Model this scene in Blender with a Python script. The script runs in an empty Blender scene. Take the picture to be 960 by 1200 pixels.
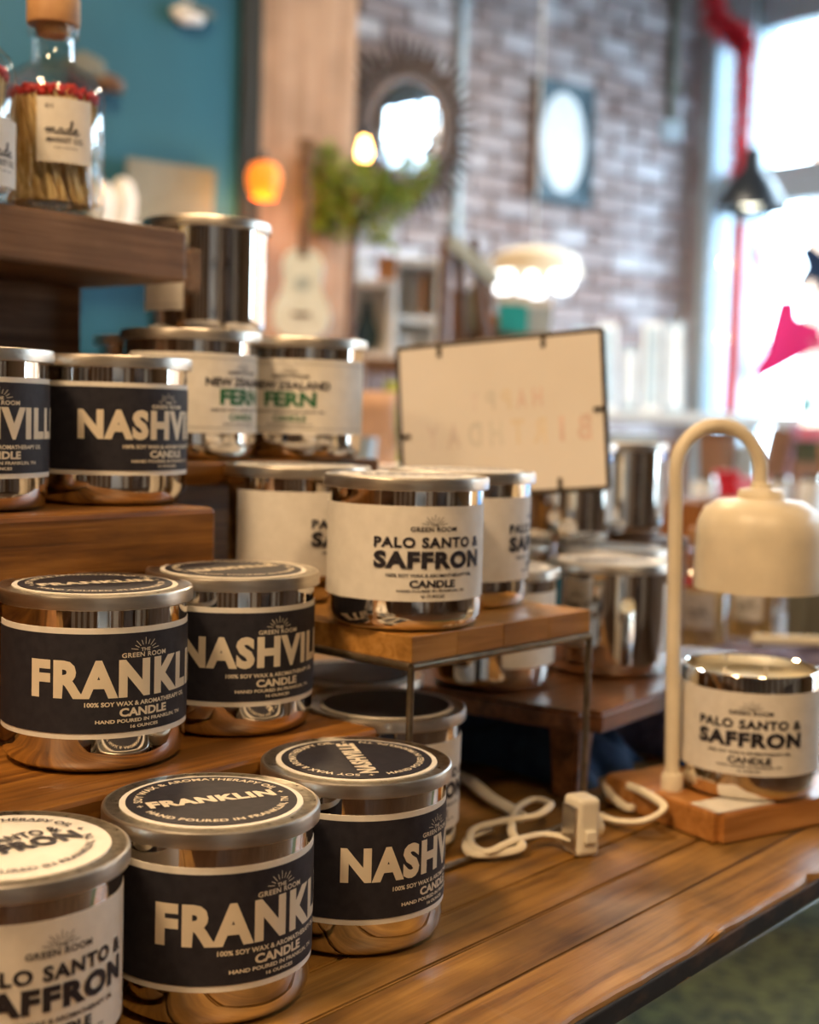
import bpy, bmesh, math, random
from mathutils import Vector, Matrix
random.seed(7)
SC = bpy.context.scene
COL = SC.collection
PI = math.pi

# ------------------------------------------------------------------ camera
EYE = 1.1805                       # eye height; the counter top is at 0.900
PITCH, ROLL, FPX = 0.0720138, 0.0279388, 1587.91
cp, sp, cr, sr = math.cos(PITCH), math.sin(PITCH), math.cos(ROLL), math.sin(ROLL)
Fv = Vector((0, cp, -sp)); X0 = Vector((1, 0, 0)); U0 = Vector((0, sp, cp))
Rv = X0*cr + U0*sr
Uv = -X0*sr + U0*cr
cam_d = bpy.data.cameras.new('camera')
cam = bpy.data.objects.new('camera', cam_d); COL.objects.link(cam)
cam.matrix_world = Matrix(((Rv.x, Uv.x, -Fv.x, 0), (Rv.y, Uv.y, -Fv.y, 0), (Rv.z, Uv.z, -Fv.z, EYE), (0, 0, 0, 1)))
cam_d.sensor_fit = 'HORIZONTAL'; cam_d.sensor_width = 36
cam_d.lens = FPX*36/960
cam_d.clip_start = 0.02; cam_d.clip_end = 200
cam_d.dof.use_dof = True; cam_d.dof.focus_distance = 0.68; cam_d.dof.aperture_fstop = 6.8
SC.camera = cam

# ------------------------------------------------------------------ sky and exposure
SC.view_settings.view_transform = 'Standard'; SC.view_settings.look = 'None'
SC.view_settings.gamma = 1; SC.view_settings.exposure = 0.0
SC.view_settings.use_curve_mapping = False
SC.cycles.transparent_max_bounces = 24
SC.cycles.max_bounces = 10; SC.cycles.glossy_bounces = 6
SC.cycles.use_denoising = True
SC.cycles.sample_clamp_indirect = 12
wd = bpy.data.worlds.new('daylight'); SC.world = wd; wd.use_nodes = True
bg = wd.node_tree.nodes['Background']; bg.inputs[0].default_value = (.66, .84, 1, 1); bg.inputs[1].default_value = 20.0

# ------------------------------------------------------------------ geometry helpers
def ray(px, py):
    X = (px-480)/FPX; U = (600-py)/FPX
    return Fv + Rv*X + Uv*U
def at(px, py, D):                 # point at real distance D (metres ahead)
    v = ray(px, py); v = v*(D/v.y); return Vector((v.x, v.y, v.z+EYE))
TT = 0.900                         # counter top height
tv = Vector((.64, .768, 0)); nv = Vector((-.768, .64, 0))       # along / across the counter
def TN(t, n, z): return Vector((tv.x*t+nv.x*n, tv.y*t+nv.y*n, z))
tang = math.atan2(tv.y, tv.x)
CN = Vector((1.215, 6, 0)); bv = Vector((.788, .616, 0)); wv = Vector((.616, -.788, 0))
def BW(b, w, z): return Vector((CN.x+bv.x*b+wv.x*w, CN.y+bv.y*b+wv.y*w, z))
bang = math.atan2(bv.y, bv.x)
def on_plane(px, py, nrm, off=0.0):   # where the sight line meets the wall through CN
    v = ray(px, py); P = CN + nrm*off
    k = (P.x*nrm.x+P.y*nrm.y)/(v.x*nrm.x+v.y*nrm.y)
    v = v*k; return Vector((v.x, v.y, v.z+EYE))

def link(name, me, mat=None, parent=None, loc=None, rot=None):
    o = bpy.data.objects.new(name, me); COL.objects.link(o)
    if mat is not None and me is not None and not me.materials: me.materials.append(mat)
    if parent: o.parent = parent
    if loc is not None: o.location = loc
    if rot is not None: o.rotation_euler = rot
    return o
def tag(o, label=None, cat=None, group=None, kind=None):
    if label: o['label'] = label
    if cat: o['category'] = cat
    if group: o['group'] = group
    if kind: o['kind'] = kind
    return o
def empty(name, loc, rz=0):
    o = bpy.data.objects.new(name, None); COL.objects.link(o)
    o.location = loc; o.rotation_euler = (0, 0, rz); o.empty_display_size = .02
    return o
def bm_mesh(bm, name, smooth=False, ang=None):
    me = bpy.data.meshes.new(name)
    bmesh.ops.recalc_face_normals(bm, faces=bm.faces)
    bm.to_mesh(me); bm.free()
    if smooth:
        for p in me.polygons: p.use_smooth = True
        if ang is not None:
            me.set_sharp_from_angle(angle=ang)
    return me
def lathe(name, prof, seg=48, close=False, ang=.7):
    bm = bmesh.new(); rings = []
    for r, z in prof:
        if r < 1e-6: rings.append([bm.verts.new((0, 0, z))])
        else: rings.append([bm.verts.new((r*math.cos(2*PI*i/seg), r*math.sin(2*PI*i/seg), z)) for i in range(seg)])
    pairs = list(zip(rings, rings[1:]))
    if close: pairs.append((rings[-1], rings[0]))
    for a, b in pairs:
        for i in range(seg):
            j = (i+1) % seg
            if len(a) == 1 and len(b) == 1: break
            if len(a) == 1: bm.faces.new((a[0], b[i], b[j]))
            elif len(b) == 1: bm.faces.new((a[i], a[j], b[0]))
            else: bm.faces.new((a[i], a[j], b[j], b[i]))
    return bm_mesh(bm, name, True, ang)
def box_bm(bm, x0, x1, y0, y1, z0, z1, M=None):
    vs = [bm.verts.new((x, y, z)) for z in (z0, z1) for y in (y0, y1) for x in (x0, x1)]
    if M is not None:
        for v in vs: v.co = M @ v.co
    for f in ((0, 2, 3, 1), (4, 5, 7, 6), (0, 1, 5, 4), (2, 6, 7, 3), (0, 4, 6, 2), (1, 3, 7, 5)):
        bm.faces.new([vs[i] for i in f])
    return vs
def box(name, x0, x1, y0, y1, z0, z1, bevel=0, seg=2):
    bm = bmesh.new(); box_bm(bm, x0, x1, y0, y1, z0, z1)
    if bevel: bmesh.ops.bevel(bm, geom=bm.edges[:], offset=bevel, segments=seg, affect='EDGES', profile=.5)
    return bm_mesh(bm, name)
def tube_bm(bm, pts, r, seg=10, closed=False, flat=1.0):
    pts = [Vector(p) for p in pts]; n = len(pts); rings = []
    up = Vector((0, 0, 1)); prev = None
    for i, p in enumerate(pts):
        a = pts[i-1] if (i > 0 or closed) else p
        b = pts[(i+1) % n] if (i < n-1 or closed) else p
        d = (b-a).normalized()
        s = d.cross(up if prev is None else prev)
        if prev is None:
            if s.length < .05: s = d.cross(Vector((1, 0, 0)))
            s.normalize(); q = s.cross(d).normalized()
        else:
            s.normalize(); q = s.cross(d).normalized()
        prev = q
        rr = r[i] if isinstance(r, (list, tuple)) else r
        rings.append([bm.verts.new(p + s*(rr*math.cos(2*PI*k/seg)) + q*(rr*flat*math.sin(2*PI*k/seg))) for k in range(seg)])
    m = n if closed else n-1
    for i in range(m):
        a, b = rings[i], rings[(i+1) % n]
        for k in range(seg):
            j = (k+1) % seg
            bm.faces.new((a[k], a[j], b[j], b[k]))
    if not closed:
        bm.faces.new(rings[0]); bm.faces.new(rings[-1])
def tube(name, pts, r, seg=10, closed=False, flat=1.0):
    bm = bmesh.new(); tube_bm(bm, pts, r, seg, closed, flat)
    return bm_mesh(bm, name, True, .8)
def smooth_path(pts, sub=6):
    pts = [Vector(p) for p in pts]; out = []
    for i in range(len(pts)-1):
        p0 = pts[max(i-1, 0)]; p1 = pts[i]; p2 = pts[i+1]; p3 = pts[min(i+2, len(pts)-1)]
        for k in range(sub):
            t = k/sub
            out.append(.5*((2*p1)+(p2-p0)*t+(2*p0-5*p1+4*p2-p3)*t*t+(-p0+3*p1-3*p2+p3)*t**3))
    out.append(pts[-1]); return out

# ------------------------------------------------------------------ materials
def newmat(name):
    m = bpy.data.materials.new(name); m.use_nodes = True
    return m, m.node_tree, m.node_tree.nodes['Principled BSDF']
def N(nt, kind, **kw):
    n = nt.nodes.new(kind)
    for k, v in kw.items():
        if k in n.inputs: n.inputs[k].default_value = v
        else: setattr(n, k, v)
    return n
def noise_mat(name, c1, c2, scale=20, rough=.6, metal=0, bump=.0, stretch=(1, 1, 1), detail=4, coat=0, rvar=0, lo=.35, hi=.65, dist=0.0, bscale=None, spec=None, bdist=.002):
    m, nt, p = newmat(name)
    tc = N(nt, 'ShaderNodeTexCoord'); mp = N(nt, 'ShaderNodeMapping'); mp.inputs['Scale'].default_value = stretch
    nt.links.new(tc.outputs['Object'], mp.inputs['Vector'])
    nz = N(nt, 'ShaderNodeTexNoise', Scale=scale, Detail=detail, Distortion=dist); nt.links.new(mp.outputs[0], nz.inputs['Vector'])
    cr_ = N(nt, 'ShaderNodeValToRGB'); e = cr_.color_ramp.elements
    e[0].position = lo; e[1].position = hi; e[0].color = (*c1, 1); e[1].color = (*c2, 1)
    nt.links.new(nz.outputs['Fac'], cr_.inputs[0]); nt.links.new(cr_.outputs[0], p.inputs['Base Color'])
    p.inputs['Roughness'].default_value = rough; p.inputs['Metallic'].default_value = metal
    p.inputs['Coat Weight'].default_value = coat
    if spec is not None: p.inputs['Specular IOR Level'].default_value = spec
    if rvar:
        mr = N(nt, 'ShaderNodeMapRange'); mr.inputs['To Min'].default_value = rough-rvar; mr.inputs['To Max'].default_value = rough+rvar
        nt.links.new(nz.outputs['Fac'], mr.inputs['Value']); nt.links.new(mr.outputs[0], p.inputs['Roughness'])
    if bump:
        nb = nz
        if bscale:
            nb = N(nt, 'ShaderNodeTexNoise', Scale=bscale, Detail=3.0); nt.links.new(mp.outputs[0], nb.inputs['Vector'])
        b = N(nt, 'ShaderNodeBump', Strength=bump, Distance=bdist); nt.links.new(nb.outputs['Fac'], b.inputs['Height']); nt.links.new(b.outputs[0], p.inputs['Normal'])
    return m
def plain(name, c, rough=.5, metal=0, **kw):
    d = tuple(min(1, x*1.08) for x in c); e = tuple(x*.92 for x in c)
    return noise_mat(name, e, d, kw.pop('scale', 30), rough, metal, **kw)
def wood_mat(name, dark, mid, light, grain=(1.2, 22, 22), scale=6, rough=.4, bump=.25, coat=.0, stain=.35, per=False):
    m, nt, p = newmat(name)
    tc = N(nt, 'ShaderNodeTexCoord'); mp = N(nt, 'ShaderNodeMapping'); mp.inputs['Scale'].default_value = grain
    oi = N(nt, 'ShaderNodeObjectInfo')
    cmb = N(nt, 'ShaderNodeCombineXYZ'); mul = N(nt, 'ShaderNodeMath', operation='MULTIPLY'); mul.inputs[1].default_value = 37.0
    nt.links.new(oi.outputs['Random'], mul.inputs[0])
    for k in range(3): nt.links.new(mul.outputs[0], cmb.inputs[k])
    add = N(nt, 'ShaderNodeVectorMath', operation='ADD')
    nt.links.new(tc.outputs['Object'], add.inputs[0]); nt.links.new(cmb.outputs[0], add.inputs[1])
    nt.links.new(add.outputs[0], mp.inputs['Vector'])
    nz = N(nt, 'ShaderNodeTexNoise', Scale=scale, Detail=7.0, Roughness=.62, Distortion=.6); nt.links.new(mp.outputs[0], nz.inputs['Vector'])
    cr_ = N(nt, 'ShaderNodeValToRGB'); e = cr_.color_ramp.elements
    e[0].position = .3; e[1].position = .72; e[0].color = (*dark, 1); e[1].color = (*light, 1)
    mm = e.new(.5); mm.color = (*mid, 1)
    nt.links.new(nz.outputs['Fac'], cr_.inputs[0])
    n2 = N(nt, 'ShaderNodeTexNoise', Scale=9.0, Detail=4.0); nt.links.new(add.outputs[0], n2.inputs['Vector'])
    r2 = N(nt, 'ShaderNodeMapRange'); r2.inputs['From Min'].default_value = .35; r2.inputs['From Max'].default_value = .6
    r2.inputs['To Min'].default_value = 1-stain; r2.inputs['To Max'].default_value = 1.1
    nt.links.new(n2.outputs['Fac'], r2.inputs['Value'])
    mx = N(nt, 'ShaderNodeMix', data_type='RGBA', blend_type='MULTIPLY'); mx.inputs['Factor'].default_value = 1
    nt.links.new(cr_.outputs[0], mx.inputs['A']); nt.links.new(r2.outputs[0], mx.inputs['B'])
    nt.links.new(mx.outputs['Result'], p.inputs['Base Color'])
    rr = N(nt, 'ShaderNodeMapRange'); rr.inputs['To Min'].default_value = rough+.12; rr.inputs['To Max'].default_value = rough-.12
    nt.links.new(n2.outputs['Fac'], rr.inputs['Value']); nt.links.new(rr.outputs[0], p.inputs['Roughness'])
    b = N(nt, 'ShaderNodeBump', Strength=bump, Distance=.002); nt.links.new(nz.outputs['Fac'], b.inputs['Height']); nt.links.new(b.outputs[0], p.inputs['Normal'])
    p.inputs['Coat Weight'].default_value = coat; p.inputs['Coat Roughness'].default_value = .25; p.inputs['Specular IOR Level'].default_value = .35
    return m
def emit(name, c, s):
    m, nt, p = newmat(name)
    p.inputs['Base Color'].default_value = (*c, 1); p.inputs['Emission Color'].default_value = (*c, 1); p.inputs['Emission Strength'].default_value = s
    return m
def pane_mat(name, tint=(1, 1, 1), gloss=.08, ior=1.45):
    m, nt, p = newmat(name); nt.nodes.remove(p)
    out = nt.nodes['Material Output']
    tr = N(nt, 'ShaderNodeBsdfTransparent'); tr.inputs[0].default_value = (*tint, 1)
    gl = N(nt, 'ShaderNodeBsdfGlossy'); gl.inputs['Roughness'].default_value = .03
    fr = N(nt, 'ShaderNodeFresnel', IOR=ior); mx = N(nt, 'ShaderNodeMixShader')
    ge = N(nt, 'ShaderNodeNewGeometry'); mr = N(nt, 'ShaderNodeMapRange'); mr.inputs['To Min'].default_value = ior; mr.inputs['To Max'].default_value = 1/ior
    nt.links.new(ge.outputs['Backfacing'], mr.inputs['Value']); nt.links.new(mr.outputs[0], fr.inputs['IOR'])
    nt.links.new(fr.outputs[0], mx.inputs[0]); nt.links.new(tr.outputs[0], mx.inputs[1]); nt.links.new(gl.outputs[0], mx.inputs[2])
    nt.links.new(mx.outputs[0], out.inputs[0]); return m

M = {}
M['mirror'] = noise_mat('mirrored_glass', (.74, .70, .64), (.80, .77, .72), 8, .045, 1.0)
M['lid'] = noise_mat('brushed_tin', (.58, .53, .46), (.70, .65, .57), 60, .34, 1.0, rvar=.05, bump=.03, stretch=(1, 1, 6))
M['lid_top'] = noise_mat('pewter_tin_top', (.30, .28, .23), (.52, .49, .42), 260, .30, 1.0, rvar=.08, bump=.08, detail=6)
M['paper'] = noise_mat('cream_label_paper', (.71, .68, .62), (.77, .74, .68), 120, .55, spec=.3)
M['blackpaper'] = noise_mat('black_label_paper', (.019, .019, .027), (.028, .027, .036), 200, .55, spec=.25)
M['print'] = plain('cream_print', (.72, .64, .50), .55, spec=.3)
M['ink'] = plain('black_ink', (.025, .022, .03), .55, spec=.3)
M['green_ink'] = plain('green_ink', (.03, .16, .07), .55, spec=.3)
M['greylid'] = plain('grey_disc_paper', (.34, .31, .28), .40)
M['table'] = wood_mat('oiled_table_oak', (.12, .052, .010), (.25, .122, .024), (.36, .19, .045), rough=.50, stain=.62, coat=.03)
M['step'] = wood_mat('stained_step_pine', (.09, .032, .006), (.22, .088, .014), (.36, .16, .03), rough=.42, coat=.05, stain=.35)
M['shelfwood'] = wood_mat('dark_rough_pine', (.08, .038, .018), (.21, .115, .058), (.34, .20, .11), scale=4, grain=(1, 26, 26), rough=.6, bump=.6)
M['riser'] = wood_mat('acacia_riser', (.25, .112, .022), (.40, .195, .045), (.50, .27, .08), rough=.4, coat=.1, stain=.25)
M['stool'] = wood_mat('walnut_stand', (.075, .028, .010), (.17, .068, .024), (.27, .12, .045), rough=.35, coat=.15)
M['lampwood'] = wood_mat('beech_lamp_base', (.30, .12, .028), (.44, .19, .05), (.55, .27, .085), rough=.35, stain=.12, bump=.1)
M['wire'] = noise_mat('bronze_wire', (.16, .13, .09), (.28, .23, .16), 80, .35, .9)
M['darkedge'] = noise_mat('dark_brass_frame', (.035, .028, .02), (.08, .06, .04), 90, .4, .8)
M['lampwhite'] = plain('cream_lamp_enamel', (.74, .66, .50), .38)
M['cable'] = plain('cream_cable', (.74, .67, .52), .45)
M['plug'] = plain('cream_plastic', (.78, .73, .60), .35)
M['wax'] = plain('cream_wax', (.86, .78, .55), .5)
M['glass'] = pane_mat('clear_glass', (.97, .98, .97), ior=1.62)
M['pane'] = pane_mat('window_glass', (.97, .99, 1), ior=1.3)
M['cork'] = noise_mat('wood_stopper', (.42, .22, .09), (.52, .30, .13), 70, .6)
M['match'] = noise_mat('match_stick', (.52, .31, .09), (.98, .78, .42), 330, .7, stretch=(1, 1, .03), lo=.4, hi=.6)
M['tip'] = plain('red_match_tip', (.55, .03, .03), .6)
M['teal'] = noise_mat('teal_paint', (.010, .095, .150), (.014, .120, .185), 3, .6)
M['plaster'] = noise_mat('cream_plaster', (.42, .31, .21), (.50, .38, .27), 5, .8, bump=.1)
M['trimdark'] = plain('dark_green_trim', (.018, .016, .008), .7)
M['column'] = wood_mat('blond_column_wood', (.34, .17, .08), (.47, .27, .15), (.56, .36, .24), grain=(14, 14, .7), scale=2, rough=.6, stain=.15)
M['ceiling'] = plain('ceiling_brown', (.30, .24, .19), .8)
M['floor'] = noise_mat('moss_green_carpet', (.035, .032, .006), (.15, .135, .030), 34, .95, bump=1.0, detail=8, bscale=130, bdist=.02, lo=.4, hi=.62)
M['frame'] = plain('grey_blue_window_paint', (.42, .53, .60), .5)
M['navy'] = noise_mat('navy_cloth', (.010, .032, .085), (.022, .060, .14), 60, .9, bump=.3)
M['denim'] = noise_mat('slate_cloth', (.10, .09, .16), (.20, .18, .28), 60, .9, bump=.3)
M['white'] = plain('white_paint', (.80, .80, .78), .45)
M['whiteglaze'] = plain('white_glaze', (.85, .86, .86), .15)
M['brown'] = wood_mat('brown_wood', (.07, .03, .015), (.14, .07, .035), (.22, .12, .06))
M['orangewood'] = wood_mat('orange_crate_wood', (.24, .09, .03), (.40, .17, .06), (.5, .25, .10))
M['leaf'] = noise_mat('green_leaf', (.07, .17, .012), (.38, .48, .05), 25, .6)
M['red'] = plain('red_tinsel', (.60, .015, .03), .4)
M['pink'] = plain('pink_paint', (.80, .03, .22), .5)
M['rose'] = plain('rose_paper', (.80, .25, .36), .7)
M['lace'] = plain('white_lace', (.62, .68, .72), .8)
M['palebeige'] = plain('pale_beige_board', (.20, .21, .18), .8)
M['palepaint'] = plain('pale_blue_lacquer', (.66, .76, .80), .25)
M['cyan'] = plain('teal_vinyl', (.01, .42, .48), .5)
M['black'] = plain('black_enamel', (.012, .016, .022), .35)
M['mirrorpane'] = noise_mat('mirror_silver', (.86, .90, .92), (.9, .93, .95), 5, .02, 1.0)
M['bluedark'] = plain('deep_teal_frame', (.02, .06, .085), .5)
M['beige'] = noise_mat('beige_backing_paper', (.78, .73, .66), (.82, .77, .70), 12, .75)
M['grey'] = plain('grey_green_box', (.13, .135, .11), .7)
M['bulb'] = emit('warm_bulb', (1, .50, .13), 22)
M['amber'] = emit('amber_shade', (1, .24, .015), 1.0)
M['warmglow'] = emit('warm_lamp_diffuser', (1, .70, .36), 9)
M['coolglow'] = emit('cool_lamp_diffuser', (.93, .97, 1), 3.5)
M['pendglow'] = emit('pendant_bulb', (1, .95, .72), 4)
def paint_mat(name, c):            # thin coloured film or ribbon that daylight also shines through
    m, nt, p = newmat(name); p.inputs['Base Color'].default_value = (*c, 1); p.inputs['Roughness'].default_value = .5
    tl = N(nt, 'ShaderNodeBsdfTranslucent'); tl.inputs[0].default_value = (*c, 1); mx = N(nt, 'ShaderNodeMixShader'); mx.inputs[0].default_value = .5
    nz = N(nt, 'ShaderNodeTexNoise', Scale=12.0); mr = N(nt, 'ShaderNodeMapRange'); mr.inputs['To Min'].default_value = .10; mr.inputs['To Max'].default_value = .22
    nt.links.new(nz.outputs['Fac'], mr.inputs['Value']); nt.links.new(mr.outputs[0], mx.inputs[0])
    nt.links.new(p.outputs[0], mx.inputs[1]); nt.links.new(tl.outputs[0], mx.inputs[2]); nt.links.new(mx.outputs[0], nt.nodes['Material Output'].inputs[0]); return m
M['film_red'] = paint_mat('red_film', (.75, .03, .05)); M['film_pink'] = paint_mat('pink_film', (.85, .03, .25)); M['film_cyan'] = paint_mat('cyan_film', (.02, .55, .62)); M['film_rose'] = paint_mat('rose_film', (.85, .25, .40))
def brick_material():
    m, nt, p = newmat('whitewashed_brick')
    tc = N(nt, 'ShaderNodeTexCoord'); oi = N(nt, 'ShaderNodeObjectInfo')
    nz = N(nt, 'ShaderNodeTexNoise', Scale=7.0, Detail=5.0); nt.links.new(tc.outputs['Object'], nz.inputs['Vector'])
    ad = N(nt, 'ShaderNodeMath', operation='ADD'); nt.links.new(oi.outputs['Random'], ad.inputs[0]); nt.links.new(nz.outputs['Fac'], ad.inputs[1])
    ge = N(nt, 'ShaderNodeNewGeometry'); n3 = N(nt, 'ShaderNodeTexNoise', Scale=3.2, Detail=5.0, Roughness=.65); nt.links.new(ge.outputs['Position'], n3.inputs['Vector'])
    a2 = N(nt, 'ShaderNodeMath', operation='MULTIPLY_ADD'); a2.inputs[1].default_value = 2.6; nt.links.new(n3.outputs['Fac'], a2.inputs[0]); 
    a3 = N(nt, 'ShaderNodeMath', operation='MULTIPLY'); a3.inputs[1].default_value = .8; nt.links.new(ad.outputs[0], a3.inputs[0]); nt.links.new(a3.outputs[0], a2.inputs[2])
    hf = N(nt, 'ShaderNodeMath', operation='MULTIPLY_ADD'); hf.inputs[1].default_value = .5; hf.inputs[2].default_value = -.55; nt.links.new(a2.outputs[0], hf.inputs[0])
    cr_ = N(nt, 'ShaderNodeValToRGB'); e = cr_.color_ramp.elements
    e[0].position = .20; e[0].color = (.23, .165, .155, 1); e[1].position = .80; e[1].color = (.48, .47, .50, 1)
    q = e.new(.5); q.color = (.32, .27, .27, 1)
    nt.links.new(hf.outputs[0], cr_.inputs[0]); nt.links.new(cr_.outputs[0], p.inputs['Base Color'])
    p.inputs['Roughness'].default_value = .9
    b = N(nt, 'ShaderNodeBump', Strength=.5, Distance=.01); nt.links.new(nz.outputs['Fac'], b.inputs['Height']); nt.links.new(b.outputs[0], p.inputs['Normal'])
    return m
M['brick'] = brick_material()
M['mortar'] = noise_mat('grey_mortar', (.30, .26, .26), (.38, .35, .35), 9, .95)

# ------------------------------------------------------------------ lettering (flat print, bent on the jars)
_fc = {}
def text_geo(s, bold=.02, sp_=1.0, flip=False):
    """verts (x,y normalised to a 0..1 box) and faces of a line of text"""
    key = (s, bold, sp_)
    if key not in _fc:
        cu = bpy.data.curves.new('t', 'FONT'); cu.body = s; cu.offset = bold; cu.fill_mode = 'FRONT'; cu.resolution_u = 3
        cu.space_character = sp_
        ob = bpy.data.objects.new('t', cu); COL.objects.link(ob)
        dg = bpy.context.evaluated_depsgraph_get(); me = bpy.data.meshes.new_from_object(ob.evaluated_get(dg))
        vs = [v.co.copy() for v in me.vertices]; fs = [tuple(p.vertices) for p in me.polygons]
        bpy.data.objects.remove(ob); bpy.data.curves.remove(cu); bpy.data.meshes.remove(me)
        x0 = min(v.x for v in vs); x1 = max(v.x for v in vs); y0 = min(v.y for v in vs); y1 = max(v.y for v in vs)
        _fc[key] = ([((v.x-x0)/(x1-x0), (v.y-y0)/(y1-y0)) for v in vs], fs, (x1-x0)/(y1-y0))
    return _fc[key]
def put_text(bm, s, xc, y0, w, h, bold=.02, sp_=1.0, rot=0):
    vs, fs, asp = text_geo(s, bold, sp_)
    if w is None: w = h*asp
    c, s_ = math.cos(rot), math.sin(rot); nvs = []
    for x, y in vs:
        X = (x-.5)*w; Y = y*h
        nvs.append(bm.verts.new((xc+X*c-Y*s_, y0+X*s_+Y*c, 0)))
    for f in fs:
        try: bm.faces.new([nvs[i] for i in f])
        except ValueError: pass
def sun_rays(bm, xc, y0, r0, r1, n=9):
    for i in range(n):
        a = PI*(i+.5)/n
        L = r1 if i % 2 == 0 else r0+(r1-r0)*.72
        ca, sa = math.cos(a), math.sin(a); px, py = -sa*.00016, ca*.00016
        k = 1.5
        vs = [bm.verts.new((xc+ca*r0*k+px, y0+sa*r0+py, 0)), bm.verts.new((xc+ca*r0*k-px, y0+sa*r0-py, 0)),
              bm.verts.new((xc+ca*L*k*.85-px, y0+sa*L-py, 0)), bm.verts.new((xc+ca*L*k*.85+px, y0+sa*L+py, 0))]
        bm.faces.new(vs)
def slice_x(bm, step, x0, x1):
    x = x0
    while x < x1:
        bmesh.ops.bisect_plane(bm, geom=bm.verts[:]+bm.edges[:]+bm.faces[:], plane_co=(x, 0, 0), plane_no=(1, 0, 0), dist=1e-7)
        x += step
def wrap(bm, R):                    # x -> arc length, centred on the +X direction; y -> z
    for v in bm.verts:
        a = v.co.x/R; v.co = Vector((R*math.cos(a), R*math.sin(a), v.co.y))
def wrap_disc(bm, R, z, top=True):  # x -> arc along a circle of radius R, y -> radial
    for v in bm.verts:
        if top: a = PI/2 - v.co.x/R; r = R+v.co.y
        else: a = -PI/2 + v.co.x/R; r = R-v.co.y
        v.co = Vector((r*math.cos(a), r*math.sin(a), z))
def finish_print(bm, name):
    me = bpy.data.meshes.new(name); bm.to_mesh(me); bm.free(); return me

RG, RL, JH = .0488, .052, .093
LZ0, LZ1 = .0195, .0765
LARC = math.radians(112)
def common_lines(bm, gr_v=(.0131, .0025), gw=.030, sun=(.0112, .0028, .0062)):
    sun_rays(bm, 0, LZ1-sun[0], sun[1], sun[2])
    put_text(bm, 'THE', 0, LZ1-gr_v[0]+.0004, .0056, .0018, .02)
    put_text(bm, 'GREEN ROOM', 0, LZ1-gr_v[0]-gr_v[1], gw, gr_v[1], .022, 1.08)
def letters(kind):
    """(mesh, material) list of the print on the side of a jar"""
    out = []
    bm = bmesh.new()
    T = lambda s, v0, v1, w, b=.03, sp_=1.0, B=None: put_text(B if B else bm, s, 0, LZ1-v1, w, v1-v0, b, sp_)
    if kind in ('FRANKLIN', 'NASHVILLE'):
        common_lines(bm, (.0131, .0025), .0265, (.0122, .0030, .0066))
        if kind == 'FRANKLIN': T(kind, .0164, .0360, .1215, .050, 1.13)
        else: T(kind, .0166, .0350, .1195, .052, 1.13)
        T('100% SOY WAX & AROMATHERAPY OIL', .0380, .0404, .064, .03)
        T('CANDLE', .0415, .0460, .0285, .04)
        T('HAND POURED IN FRANKLIN, TN', .0472, .0494, .053, .03)
        T('16 OUNCES', .0504, .0521, .0165, .03)
        mt = 'print'; groups = [(bm, mt)]
    elif kind == 'SAFFRON':
        common_lines(bm, (.0121, .0029), .030, (.0113, .0024, .0066))
        T('PALO SANTO &', .0183, .0248, .0745, .040, 1.12)
        T('SAFFRON', .0267, .0373, .0745, .058, 1.14)
        T('100% SOY WAX & AROMATHERAPY OIL', .0402, .0423, .0585, .025)
        T('CANDLE', .0440, .0486, .030, .04)
        T('HAND POURED IN FRANKLIN, TN', .0498, .0516, .045, .025)
        T('16 OUNCES', .0528, .0545, .0155, .025)
        groups = [(bm, 'ink')]
    else:
        common_lines(bm, (.0121, .0027), .029, (.0113, .0024, .0062))
        T('NEW ZEALAND', .0172, .0232, .0635, .035)
        T('100% SOY WAX & AROMATHERAPY OIL', .0392, .0412, .055, .02)
        T('HAND POURED IN FRANKLIN, TN', .0495, .0512, .036, .02)
        for v in (.0040, .0530):
            vs = [bm.verts.new((x, LZ1-v+y, 0)) for x, y in ((-.093, 0), (.093, 0), (.093, .0003), (-.093, .0003))]; bm.faces.new(vs)
        g = bmesh.new()
        T('FERN', .0250, .0365, .0415, .045, B=g); T('CANDLE', .0430, .0476, .026, .03, B=g)
        groups = [(bm, 'ink'), (g, 'green_ink')]
    for b, mt in groups:
        slice_x(b, .0028, -.092, .093)
        wrap(b, RG+.00075)
        out.append((finish_print(b, 'lettering_'+kind.lower()), M[mt]))
    return out
def arc_band(name, r0, r1, z0, z1, arc, seg=56):
    bm = bmesh.new(); ring = []
    for i in range(seg+1):
        a = -arc+2*arc*i/seg; c, s = math.cos(a), math.sin(a)
        ring.append([bm.verts.new((r*c, r*s, z)) for r, z in ((r0, z0), (r1, z0), (r1, z1), (r0, z1))])
    for a, b in zip(ring, ring[1:]):
        for k in range(4):
            j = (k+1) % 4; bm.faces.new((a[k], b[k], b[j], a[j]))
    bm.faces.new(ring[0]); bm.faces.new(ring[-1])
    return bm_mesh(bm, name, True, .6)
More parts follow.
